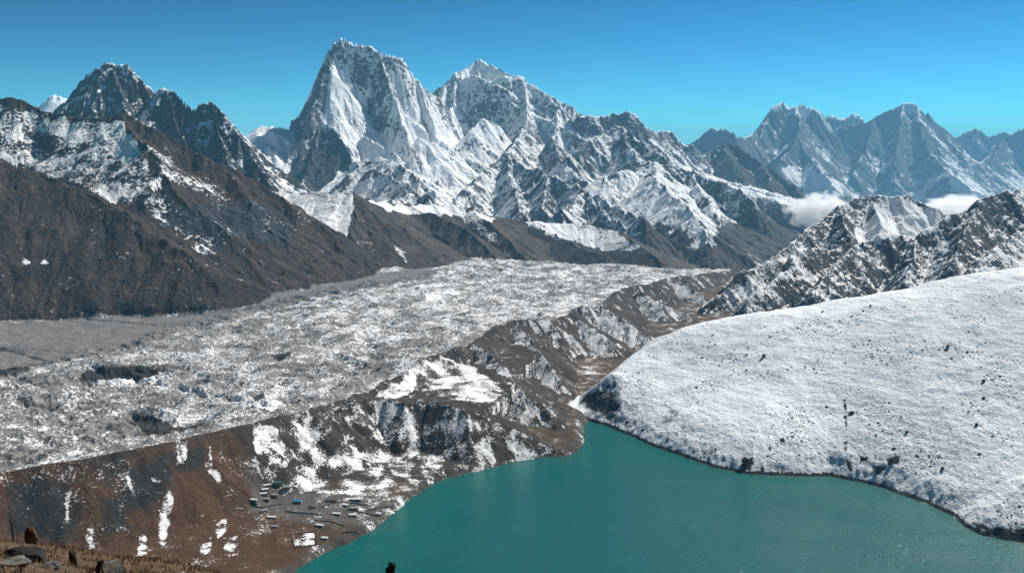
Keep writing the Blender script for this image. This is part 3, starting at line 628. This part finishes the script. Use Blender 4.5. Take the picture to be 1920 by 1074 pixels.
MAT = {
    'foreground_terrain': terrain_mat('dry_grass_earth', .35, bump=.7, vary=.6),
    'valley_terrain': terrain_mat('valley_earth', 4, amp=1.1, edge=.2, bump=.7),
    'moraine_terrain': terrain_mat('moraine_rubble', 4.5, amp=1.15, edge=.2, bump=.8),
    'glacier_terrain': terrain_mat('glacier_rubble', 6, amp=1.8, bump=.8, vary=.4),
    'snow_covered_hill': terrain_mat('hill_snow', 5, amp=.55, edge=.22, bump=.8, specks=[(4.5, .42), (8, .42), (15, .32), (38, .2)], snowc=(.86, .90, .935)),
    'brown_mountain': terrain_mat('brown_scree', 14, amp=1.2, bump=.8),
    'rocky_mountain': terrain_mat('dark_rock', 34, amp=1.3, bump=.9),
    'brown_foothill_terrain': terrain_mat('brown_heath', 22, amp=1.2, bump=.5),
    'ice_mountain': terrain_mat('fluted_ice', 42, amp=1.1, bump=.8),
    'broad_mountain': terrain_mat('rock_and_ice', 46, amp=1.1, bump=.8),
    'lower_snow_mountain': terrain_mat('rock_and_snow', 36, amp=1.0, edge=.2, bump=.8),
    'pyramid_mountain': terrain_mat('snow_and_rock', 36, amp=1.0, edge=.2, bump=.8),
    'dark_ridge_mountain': terrain_mat('dark_ridge_rock', 45, amp=1.2, bump=.8),
    'hazy_mountain': terrain_mat('far_rock_and_snow', 110, amp=.5, bump=.6),
    'snow_dusted_mountain': terrain_mat('snow_dusted_rock', 12, amp=1.3, edge=.2, bump=.9),
    'far_white_mountain': terrain_mat('far_snow', 110, amp=.5),
    'snow_pass_terrain': terrain_mat('pass_snow', 45, amp=.5),
}
# ------------------------------------------------------------------ terrain meshes, one object per landform
def build_terrain():
    vid = np.arange(NR * NC, dtype=np.int32).reshape(NR, NC)
    a, b, c, d = vid[:-1, :-1], vid[:-1, 1:], vid[1:, 1:], vid[1:, :-1]
    face_id = ID[:-1, :-1]
    # the lake floor needs no faces far under the water
    keep = SD[:-1, :-1] > -60
    XYZ = np.stack([X2, Y2, H], -1).reshape(-1, 3)
    for n, i in R.items():
        m = (face_id == i) & keep
        if not m.any(): continue
        q = np.stack([a[m], b[m], c[m], d[m]], 1)
        used, inv = np.unique(q.ravel(), return_inverse=True)
        me = bpy.data.meshes.new(n)
        me.vertices.add(len(used)); me.vertices.foreach_set('co', XYZ[used].astype(np.float32).ravel())
        nf = len(q)
        me.loops.add(nf * 4); me.loops.foreach_set('vertex_index', inv.astype(np.int32).ravel())
        me.polygons.add(nf)
        me.polygons.foreach_set('loop_start', np.arange(0, nf * 4, 4, dtype=np.int32))
        me.polygons.foreach_set('use_smooth', np.ones(nf, bool))
        me.update(calc_edges=True)
        at = me.attributes.new('snow', 'FLOAT', 'POINT'); at.data.foreach_set('value', SN.ravel()[used].astype(np.float32))
        ac = me.attributes.new('rock', 'FLOAT_COLOR', 'POINT')
        col = np.ones((len(used), 4), np.float32); col[:, :3] = RC.reshape(-1, 3)[used]
        ac.data.foreach_set('color', col.ravel())
        me.materials.append(MAT[n])
        o = bpy.data.objects.new(n, me); o['kind'] = 'structure'
        C.collection.objects.link(o)
build_terrain()

# ------------------------------------------------------------------ lake water
m, N, K, bs = node_mat('turquoise_water')
bs.inputs['Base Color'].default_value = (0.0, .125, .13, 1)
bs.inputs['Roughness'].default_value = .22
bs.inputs['IOR'].default_value = 1.33
bs.inputs['Specular IOR Level'].default_value = .22
geo = N.new('ShaderNodeNewGeometry'); prev = None
for sc, dist in ((.42, 1.5), (.11, 1.4), (1.3, .4)):
    t = N.new('ShaderNodeTexNoise'); t.inputs['Scale'].default_value = sc; t.inputs['Detail'].default_value = 2
    K.new(geo.outputs['Position'], t.inputs['Vector'])
    bp = N.new('ShaderNodeBump'); bp.inputs['Strength'].default_value = .8; bp.inputs['Distance'].default_value = dist
    K.new(t.outputs[0], bp.inputs['Height'])
    if prev: K.new(prev, bp.inputs['Normal'])
    prev = bp.outputs[0]
K.new(prev, bs.inputs['Normal'])
at = N.new('ShaderNodeAttribute'); at.attribute_name = 'depth'
wnz = N.new('ShaderNodeTexNoise'); wnz.inputs['Scale'].default_value = .006; wnz.inputs['Detail'].default_value = 3
wmp = N.new('ShaderNodeMapping'); wmp.inputs['Scale'].default_value = (1, 2.6, 1); wmp.inputs['Rotation'].default_value = (0, 0, .5)
K.new(geo.outputs['Position'], wmp.inputs['Vector']); K.new(wmp.outputs[0], wnz.inputs['Vector'])
ad = N.new('ShaderNodeMath'); ad.operation = 'MULTIPLY_ADD'; K.new(wnz.outputs[0], ad.inputs[0]); ad.inputs[1].default_value = 1.5; K.new(at.outputs['Fac'], ad.inputs[2])
rp = N.new('ShaderNodeValToRGB'); e = rp.color_ramp.elements
e[0].position, e[0].color = .30, (.016, .094, .084, 1); e[1].position, e[1].color = .55, (.0, .108, .102, 1)
q = e.new(1.0); q.color = (.0, .092, .095, 1)
sc_ = N.new('ShaderNodeMath'); sc_.operation = 'MULTIPLY'; K.new(ad.outputs[0], sc_.inputs[0]); sc_.inputs[1].default_value = .57
K.new(sc_.outputs[0], rp.inputs[0]); K.new(rp.outputs[0], bs.inputs['Base Color'])
rgh = N.new('ShaderNodeMapRange'); rgh.inputs[1].default_value = .35; rgh.inputs[2].default_value = .65; rgh.inputs[3].default_value = .08; rgh.inputs[4].default_value = .16
K.new(wnz.outputs[0], rgh.inputs[0]); K.new(rgh.outputs[0], bs.inputs['Roughness'])
xs = [p[0] for p in LAKE]; ys = [p[1] for p in LAKE]
x0, x1, y0, y1 = min(xs) - 60, max(xs) + 60, min(ys) - 60, max(ys) + 60
gxn, gyn = np.meshgrid(np.linspace(x0, x1, 150), np.linspace(y0, y1, 150))
lsd = seg_sd(gxn.astype(np.float32), gyn.astype(np.float32), LAKE)
me = bpy.data.meshes.new('lake')
ii = np.arange(150 * 150).reshape(150, 150)
me.from_pydata(np.stack([gxn, gyn, np.zeros_like(gxn)], -1).reshape(-1, 3).tolist(), [], np.stack([ii[:-1, :-1], ii[:-1, 1:], ii[1:, 1:], ii[1:, :-1]], -1).reshape(-1, 4).tolist())
da = me.attributes.new('depth', 'FLOAT', 'POINT'); da.data.foreach_set('value', np.clip(-lsd / 160, 0, 1).ravel().astype(np.float32))
me.materials.append(m)
o = bpy.data.objects.new('lake', me); o['kind'] = 'structure'; C.collection.objects.link(o)

# ------------------------------------------------------------------ things
def ground(x, y):
    """height of the terrain under a world x, y"""
    r = int(np.clip(np.searchsorted(Y, y) - 1, 0, NR - 2)); u = x / (y + OFF)
    c = int(np.clip(np.searchsorted(U, u) - 1, 0, NC - 2))
    a = (y - Y[r]) / (Y[r + 1] - Y[r]); b = (u - U[c]) / (U[c + 1] - U[c])
    return float((H[r, c] * (1 - b) + H[r, c + 1] * b) * (1 - a) + (H[r + 1, c] * (1 - b) + H[r + 1, c + 1] * b) * a)
LAND = [R[n] for n in ('valley_terrain', 'moraine_terrain', 'snow_covered_hill', 'foreground_terrain')]
def mesh_obj(name, verts, faces, mat, parent=None, smooth=False):
    me = bpy.data.meshes.new(name); me.from_pydata(verts, [], faces); me.materials.append(mat)
    if smooth: me.polygons.foreach_set('use_smooth', np.ones(len(me.polygons), bool))
    me.update()
    o = bpy.data.objects.new(name, me); C.collection.objects.link(o)
    if parent: o.parent = parent
    return o
def thing(name, label, cat, loc, rot=0.0, group=None):
    o = bpy.data.objects.new(name, None); C.collection.objects.link(o)
    o.location = loc; o.rotation_euler = (0, 0, rot); o.empty_display_size = .5
    o['label'] = label; o['category'] = cat
    if group: o['group'] = group
    return o
def rough_mat(name, col, scale, vary=.4, rough=.9, bump=.3, dist=.05, col2=None):
    m, N, K, bs = node_mat(name)
    tc = N.new('ShaderNodeTexCoord'); t = N.new('ShaderNodeTexNoise')
    t.inputs['Scale'].default_value = scale; t.inputs['Detail'].default_value = 6; t.inputs['Roughness'].default_value = .65
    K.new(tc.outputs['Object'], t.inputs['Vector'])
    r = N.new('ShaderNodeValToRGB'); e = r.color_ramp.elements
    c2 = col2 or tuple(min(1, v * (1 + vary)) for v in col)
    e[0].position, e[1].position = .35, .65
    e[0].color = tuple(v * (1 - vary) for v in col) + (1,); e[1].color = tuple(c2) + (1,)
    K.new(t.outputs[0], r.inputs[0]); K.new(r.outputs[0], bs.inputs['Base Color'])
    bs.inputs['Roughness'].default_value = rough; bs.inputs['Specular IOR Level'].default_value = .25
    bp = N.new('ShaderNodeBump'); bp.inputs['Strength'].default_value = bump; bp.inputs['Distance'].default_value = dist
    K.new(t.outputs[0], bp.inputs['Height']); K.new(bp.outputs[0], bs.inputs['Normal'])
    return m
def boxv(x0, x1, y0, y1, z0, z1):
    v = [(x0, y0, z0), (x1, y0, z0), (x1, y1, z0), (x0, y1, z0), (x0, y0, z1), (x1, y0, z1), (x1, y1, z1), (x0, y1, z1)]
    return v, [(3, 2, 1, 0), (4, 5, 6, 7), (0, 1, 5, 4), (1, 2, 6, 5), (2, 3, 7, 6), (3, 0, 4, 7)]
STONE = rough_mat('house_stone', (.27, .25, .22), 1.2)
DOOR = rough_mat('painted_wood', (.05, .09, .13), 3)
PANE = rough_mat('window_glass', (.03, .035, .04), 2, rough=.15)
ROOFS = {k: rough_mat('roof_' + k, c, .8, .25, .6) for k, c in dict(blue=(.015, .30, .55), teal=(.03, .14, .20), green=(.20, .36, .28), white=(.80, .81, .82), grey=(.32, .32, .32), dark=(.07, .07, .07)).items()}
def house(px, py, w, d, h, rot, roof, label):
    q = cast(px, py, LAND)
    if not q: return
    x, y = q
    R0 = math.radians(rot); cs, sn = math.cos(R0), math.sin(R0)
    zs = [ground(x + cs * a - sn * b, y + sn * a + cs * b) for a in (-w / 2, w / 2) for b in (-d / 2, d / 2)]
    lift = (max(zs) - min(zs)) * .45; z = min(zs) + lift * .6 - .2
    t = thing('stone_house', label, 'house', (x, y, z), R0, 'village houses by the lake')
    hh = h + lift
    v, f = boxv(-w / 2, w / 2, -d / 2, d / 2, 0, hh)
    g = d * .22
    v += [(-w / 2, 0, hh + g), (w / 2, 0, hh + g)]
    f = [f[0]] + f[2:] + [(4, 7, 8), (6, 5, 9)]
    mesh_obj('wall', v, f, STONE, t)
    ov, th = .35, .14                      # sheet roof: two slopes with thickness and eaves
    e = hh - g * ov * 2 / d + .01
    rv = []
    for zz in (0, th):
        rv += [(-w / 2 - ov, -d / 2 - ov, e + zz), (w / 2 + ov, -d / 2 - ov, e + zz), (w / 2 + ov, 0, hh + g + .02 + zz), (-w / 2 - ov, 0, hh + g + .02 + zz), (w / 2 + ov, d / 2 + ov, e + zz), (-w / 2 - ov, d / 2 + ov, e + zz)]
    rf = [(6, 7, 8, 9), (9, 8, 10, 11), (1, 0, 3, 2), (2, 3, 5, 4), (0, 1, 7, 6), (4, 5, 11, 10), (1, 2, 8, 7), (2, 4, 10, 8), (3, 0, 6, 9), (5, 3, 9, 11)]
    mesh_obj('roof', rv, rf, ROOFS[roof], t)
    zb = lift
    v, f = boxv(-.5, .5, -d / 2 - .06, -d / 2 + .02, zb, zb + 1.9); mesh_obj('door', v, f, DOOR, t)
    n = max(1, int(w / 5))
    for i in range(n):
        for sg in (-1, 1):
            xx = sg * (1.6 + i * (w / 2 - 2.4) / max(1, n - 1)) if n > 1 else sg * w * .3
            v, f = boxv(xx - .5, xx + .5, -d / 2 - .05, -d / 2 + .02, zb + .8, zb + 1.8); mesh_obj('window', v, f, PANE, t)
for a in [
    (559, 943, 13, 8, 4.6, -6, 'blue', 'lodge with a bright blue roof at the middle of the village'),
    (521, 909, 12, 7, 3.2, 12, 'teal', 'house with a dark blue-green roof at the top edge of the village'),
    (537, 919, 11, 7, 3.0, 14, 'green', 'house with a pale green roof just above the bright blue lodge'),
    (500, 914, 12, 4.5, 2.2, 22, 'white', 'topmost of three long white-roofed sheds standing in parallel'),
    (497, 922, 12, 4.5, 2.2, 22, 'white', 'middle one of three long white-roofed sheds standing in parallel'),
    (494, 930, 12, 4.5, 2.2, 22, 'white', 'lowest of three long white-roofed sheds standing in parallel'),
    (477, 942, 12, 6, 2.8, -14, 'white', 'white-roofed stone house at the left edge of the village'),
    (499, 939, 11, 6, 2.6, 6, 'grey', 'grey-roofed stone house directly below the three long sheds'),
    (516, 933, 9, 5.5, 2.6, 4, 'grey', 'grey-roofed stone house between the three sheds and the blue lodge'),
    (667, 938, 21, 7, 3.4, -4, 'white', 'longest white-roofed house, on its own above the lake-side cluster'),
    (648, 949, 10, 6, 2.8, -16, 'white', 'small white-roofed house at the upper left of the lake-side cluster'),
    (665, 954, 12, 7, 2.8, 10, 'grey', 'grey-roofed house in the middle of the lake-side cluster'),
    (632, 965, 14, 6, 2.8, -14, 'white', 'white-roofed house at the left end of the lake-side cluster'),
    (662, 968, 12, 6, 2.8, 2, 'white', 'white-roofed house at the lower side of the lake-side cluster'),
    (711, 965, 11, 7, 2.8, -30, 'white', 'white-roofed house standing nearest the lake shore'),
    (620, 941, 18, 6, 2.8, 6, 'dark', 'long dark-roofed house between the blue lodge and the lake-side cluster'),
    (586, 952, 13, 7, 2.8, -8, 'dark', 'dark-roofed house just right of the bright blue lodge'),
    (511, 972, 11, 6, 2.6, 0, 'white', 'white-roofed hut in the field below the blue lodge'),
    (496, 958, 10, 6, 2.6, 12, 'grey', 'small grey-roofed hut at the upper left of the village field'),
    (516, 988, 9, 6, 2.6, -6, 'grey', 'small grey-roofed hut lowest in the village field'),
    (600, 987, 13, 6, 2.6, -16, 'white', 'white-roofed hut above the snowy walled yard'),
    (609, 1010, 10, 6, 2.6, -6, 'white', 'white-roofed hut to the right of the snowy walled yard')]:
    house(*a)

WALLSTONE = rough_mat('dry_stone', (.06, .055, .05), 1.5)
def stone_wall(pts, label, h=1.5, th=.9):
    q = [cast(a, b, LAND) for a, b in pts]
    q = [p for p in q if p]
    line = []
    for a, b in zip(q[:-1], q[1:]):
        n = max(2, int(math.hypot(b[0] - a[0], b[1] - a[1]) / 3))
        line += [(a[0] + (b[0] - a[0]) * i / n, a[1] + (b[1] - a[1]) * i / n) for i in range(n)]
    line.append(q[-1])
    rnd = random.Random(len(label)); ox, oy = q[0]; oz = ground(ox, oy)
    v, f = [], []
    for i, (x, y) in enumerate(line):
        a, b = line[max(0, i - 1)], line[min(len(line) - 1, i + 1)]
        dx, dy = b[0] - a[0], b[1] - a[1]; L_ = math.hypot(dx, dy) + 1e-6
        nx, ny = -dy / L_ * th / 2, dx / L_ * th / 2
        z = ground(x, y) - oz; hh = h * rnd.uniform(.75, 1.1); k = rnd.uniform(.9, 1.15)
        v += [(x - ox + nx * k, y - oy + ny * k, z - .4), (x - ox + nx * .7, y - oy + ny * .7, z + hh), (x - ox - nx * .7, y - oy - ny * .7, z + hh), (x - ox - nx * k, y - oy - ny * k, z - .4)]
        if i:
            p, n_ = (i - 1) * 4, i * 4
            f += [(p + j, n_ + j, n_ + j + 1, p + j + 1) for j in range(3)]
    f += [(0, 1, 2, 3), tuple(len(v) - 4 + j for j in (3, 2, 1, 0))]
    o = mesh_obj('stone_wall', v, f, WALLSTONE); o.location = (ox, oy, oz)
    o['label'] = label; o['category'] = 'wall'; o['group'] = 'dry stone field walls of the village'
for pts, lb in [
    ([(598, 952), (640, 940), (692, 949)], 'dark dry stone wall curving behind the lake-side cluster of houses'),
    ([(682, 959), (738, 953)], 'dark dry stone wall running from the cluster towards the upper shore'),
    ([(650, 957), (682, 962), (712, 972)], 'dark dry stone wall through the lake-side cluster, ending near the shore'),
    ([(590, 976), (618, 979), (645, 986)], 'dark dry stone wall across the field above the white-roofed hut'),
    ([(640, 1001), (656, 998), (674, 1005)], 'short dark dry stone wall close above the lower shore'),
    ([(546, 1003), (590, 998), (595, 1021), (553, 1028), (546, 1004)], 'dry stone wall enclosing the square snowy yard'),
    ([(535, 958), (565, 962), (602, 966)], 'dark dry stone wall running below the bright blue lodge'),
    ([(470, 950), (500, 950), (530, 945)], 'dark dry stone wall along the lower left edge of the village')]:
    stone_wall(pts, lb)

# ---- boulders
BOULDER = rough_mat('dark_boulder_rock', (.045, .046, .048), .35, .5, .95, .8, .3)
NEARROCK = rough_mat('lichen_rock', (.11, .105, .095), 2.6, .55, .95, .9, .08, (.20, .19, .17))
BROWNROCK = rough_mat('brown_rock', (.10, .055, .030), 3.5, .5, .95, .9, .06)
MOSSROCK = rough_mat('mossy_rock', (.030, .034, .014), 4, .5, .95, .9, .05)
DARKSHADEROCK = rough_mat('dark_and_shaded_rock', (.022, .022, .022), 2.0, .5, .95, .9, .08)  # dark stone; on the corner boulder the black is painted shadow
import bmesh
def rock_mesh(seed, sx, sy, sz, lv=3, jag=.35):
    """an angular block: a sphere cut by random planes, then roughened"""
    rg = np.random.RandomState(seed)
    bm = bmesh.new(); bmesh.ops.create_icosphere(bm, subdivisions=lv, radius=1)
    co = np.array([v.co[:] for v in bm.verts])
    for _ in range(13):
        n = rg.normal(size=3); n /= np.linalg.norm(n); k = rg.uniform(.5, .85)
        d = co @ n - k
        co -= np.where(d > 0, d, 0)[:, None] * n * .96
    nz = fbm(co[:, 0] + co[:, 2] * .7 + seed, co[:, 1] - co[:, 2] * .6, .9, 4, seed)
    co *= (1 + nz * jag)[:, None]
    co *= np.array([sx, sy, sz]) / 2 * 1.25
    f = [tuple(v.index for v in p.verts) for p in bm.faces]
    bm.free()
    return [tuple(c) for c in co], f
def boulder(x, y, sx, sy, sz, mat, label, seed, sink=.25, rot=0.0, group=None, name='boulder', cat='boulder', lv=3):
    v, f = rock_mesh(seed, sx, sy, sz, lv)
    o = mesh_obj(name, v, f, mat)
    zmin = min(c[2] for c in v)
    o.location = (x, y, ground(x, y) - zmin - sz * sink); o.rotation_euler = (0, 0, rot)
    o['label'] = label; o['category'] = cat
    if group: o['group'] = group
    return o
for i, (px, py, s_, lb) in enumerate([
    (1290, 856, 9, 'dark boulder at the water line left of the biggest shore boulder'),
    (1398, 868, 15, 'biggest black boulder, standing just above the shore of the snow hill'),
    (1205, 807, 7, 'dark boulder low on the toe of the snow hill, nearest the lake narrows'),
    (1432, 668, 10, 'dark boulder with broken top in the middle of the upper left snow slope'),
    (1400, 665, 5, 'small dark boulder just left of the one on the upper left snow slope'),
    (1597, 776, 10, 'dark boulder beside the top of the trail gully on the snow hill'),
    (1618, 860, 8, 'dark boulder beside the foot of the trail gully'),
    (1648, 882, 13, 'wide dark rock just right of the trail gully above the shore'),
    (1672, 864, 9, 'dark rock upslope of the wide dark rock by the trail gully'),
    (1767, 880, 6, 'lone dark boulder above the shore at the right of the trail gully'),
    (1844, 716, 8, 'dark boulder high on the right half of the snow hill'),
    (1844, 748, 7, 'dark boulder directly below another on the right half of the snow hill'),
    (1777, 651, 6, 'dark boulder on the open upper right snow slope'),
    (1632, 575, 6, 'dark stone right under the rounded crest of the snow hill'),
    (1542, 585, 6, 'dark stone under the crest at the left, beside speckled rocks'),
    (1831, 798, 7, 'dark boulder in the rough snow of the lower right slope'),
    (1700, 811, 6, 'dark boulder in the middle of the lower slope, right of the gully'),
    (1444, 841, 5, 'small dark boulder upslope and right of the biggest shore boulder')]):
    q = cast(px, py, [R['snow_covered_hill']])
    if q: boulder(q[0], q[1], s_, s_ * .8, s_ * .75, BOULDER, lb, 40 + i, .3, i * 1.3, 'boulders on the snow hill')

def near(px, D): return P(px, 1040, D)[0], D
for i, (px, D, sx, sy, sz, mat, lb, sink) in enumerate([
    (48, 26.5, 1.35, .8, .36, DARKSHADEROCK, 'long boulder, blackened by painted shade, at the bottom left corner of the slope', .2),  # the shadow on this boulder is put into its colour
    (62, 39.5, .5, .45, .85, BROWNROCK, 'brown standing stone on the edge of the grassy slope', .12),
    (137, 31.5, .24, .24, .6, MOSSROCK, 'slim upright mossy dark green stone on the grassy slope', .1),
    (26, 22.6, .75, .6, .24, NEARROCK, 'grey boulder in the bottom left corner below the black one', .3),
    (96, 22.8, .5, .5, .24, NEARROCK, 'grey boulder right of the corner, below the upright mossy stone', .3),
    (206, 24.0, .50, .45, .46, NEARROCK, 'grey boulder with dark sides at the lower edge', .15),
    (188, 24.2, .22, .25, .40, DARKSHADEROCK, 'dark left side of the grey boulder, built as a separate stone', .15),  # this and the next are the grey boulder's dark sides as own meshes
    (224, 24.2, .26, .26, .38, DARKSHADEROCK, 'dark right side of the grey boulder, built as a separate stone', .15),
    (314, 26.0, .75, .6, .42, NEARROCK, 'rightmost grey boulder on the grassy slope at the lower edge', .2)]):
    x, y = near(px, D)
    boulder(x, y, sx, sy, sz, mat, lb, 80 + i, sink, i * .9, 'rocks on the near slope', lv=4)

# ---- cairn whose top shows against the water
cx, cy = near(733, 34)[0], 34.0
gz = ground(cx, cy); top = P(733, 1057, 34)[2]
t = thing('stone_cairn', 'dark stone cairn, its narrow top standing out against the lake', 'cairn', (cx, cy, gz))
hgt = top - gz; z = -.1; k = 0
while z < hgt - .02:
    fr = max(0, z) / hgt; w = 1.25 * (1 - fr) ** .9 + .30; hh = min(.20 + .16 * (1 - fr), hgt - z + .03)
    v, f = rock_mesh(200 + k, w, w * .9, hh * 1.5, 2)
    o = mesh_obj('stone', v, f, NEARROCK if k % 4 == 3 else DARKSHADEROCK, t)
    o.location = (random.Random(k).uniform(-.03, .03), random.Random(k + 50).uniform(-.04, .04), z + hh * .5); o.rotation_euler = (0, 0, k * 1.1)
    z += hh * .86; k += 1

# ---- dry grass on the near slope
rg = np.random.RandomState(5)
gv, gf = [], []
GR = rough_mat('dry_grass', (.20, .13, .068), 1.3, .5)
n = 0
while n < 2600:
    D = rg.uniform(19, 47); px = rg.uniform(-60, 470)
    x = P(px, 1040, D)[0]
    dn = float(fbm(np.array([x]), np.array([D]), 3.2, 2, 9)[0])
    if rg.rand() > .55 + dn * 1.6: continue
    n += 1
    z = ground(x, D); s_ = rg.uniform(.5, 1.2)
    for b in range(9):
        a = rg.uniform(0, 6.28); r = rg.uniform(0, .10) * s_; L_ = rg.uniform(.08, .2) * s_; ln = rg.uniform(.02, .12)
        bx_, by_ = x + math.cos(a) * r, D + math.sin(a) * r
        wv = .012
        i0 = len(gv)
        gv += [(bx_ - wv * math.sin(a), by_ + wv * math.cos(a), z - .02), (bx_ + wv * math.sin(a), by_ - wv * math.cos(a), z - .02), (bx_ + math.cos(a) * ln, by_ + math.sin(a) * ln, z + L_)]
        gf.append((i0, i0 + 1, i0 + 2))
o = mesh_obj('grass', gv, gf, GR); o['kind'] = 'stuff'

# ---- small clouds lying in the valleys
def cloud(px, py, D, w, h, label, seed, dens=.016):
    m = bpy.data.materials.new('cloud_vapour'); m.use_nodes = True
    N, K = m.node_tree.nodes, m.node_tree.links
    N.remove(N['Principled BSDF'])
    pv = N.new('ShaderNodeVolumePrincipled'); pv.inputs['Color'].default_value = (.995, .995, .995, 1); pv.inputs['Anisotropy'].default_value = .45
    tc = N.new('ShaderNodeTexCoord'); tn = N.new('ShaderNodeTexNoise'); tn.inputs['Scale'].default_value = 2.6; tn.inputs['Detail'].default_value = 5
    ln = N.new('ShaderNodeVectorMath'); ln.operation = 'LENGTH'; K.new(tc.outputs['Object'], ln.inputs[0]); K.new(tc.outputs['Object'], tn.inputs['Vector'])
    def mth(op, a, b):
        n = N.new('ShaderNodeMath'); n.operation = op
        for i, v in enumerate((a, b)):
            if isinstance(v, (int, float)): n.inputs[i].default_value = v
            else: K.new(v, n.inputs[i])
        return n.outputs[0]
    e = mth('SUBTRACT', mth('ADD', mth('MULTIPLY', tn.outputs[0], 1.5), .08), ln.outputs['Value'])
    mr = N.new('ShaderNodeMapRange'); mr.inputs[1].default_value = 0; mr.inputs[2].default_value = .35; mr.inputs[3].default_value = 0; mr.inputs[4].default_value = dens
    K.new(e, mr.inputs[0]); K.new(mr.outputs[0], pv.inputs['Density']); K.new(pv.outputs[0], N['Material Output'].inputs['Volume'])
    bm = bmesh.new(); bmesh.ops.create_icosphere(bm, subdivisions=3, radius=1)
    v = [tuple(c.co) for c in bm.verts]; f = [tuple(q.index for q in p.verts) for p in bm.faces]; bm.free()
    o = mesh_obj('cloud', v, f, m)
    o.location = P(px, py, D); o.scale = (w, w * .8, h)
    o['label'] = label; o['category'] = 'cloud'; o['group'] = 'small clouds lying in the valleys'
cloud(1545, 396, 9200, 400, 200, 'white cloud lying in the valley at the foot of the dark ridge', 1)
cloud(1805, 388, 9000, 400, 135, 'white cloud behind the rocky right ridge, the right one of two', 2)

# ------------------------------------------------------------------ haze
HAZE = 0.000024
m = bpy.data.materials.new('haze_air'); m.use_nodes = True
N, K = m.node_tree.nodes, m.node_tree.links
N.remove(N['Principled BSDF'])
pv = N.new('ShaderNodeVolumePrincipled')
pv.inputs['Color'].default_value = (.27, .64, .95, 1)
pv.inputs['Density'].default_value = HAZE
pv.inputs['Anisotropy'].default_value = 0.0
K.new(pv.outputs[0], N['Material Output'].inputs['Volume'])
me = bpy.data.meshes.new('haze')
xx, ya, yb, za, zb = 75000, -300, 61000, float(H.min()) - 40, float(H.max()) + 40
v = [(-xx, ya, za), (xx, ya, za), (xx, yb, za), (-xx, yb, za), (-xx, ya, zb), (xx, ya, zb), (xx, yb, zb), (-xx, yb, zb)]
me.from_pydata(v, [], [(3, 2, 1, 0), (4, 5, 6, 7), (0, 1, 5, 4), (1, 2, 6, 5), (2, 3, 7, 6), (3, 0, 4, 7)])
me.materials.append(m)
o = bpy.data.objects.new('haze', me); o['kind'] = 'stuff'; C.collection.objects.link(o)
print('grid', NR, NC, 'H', H.min(), H.max())
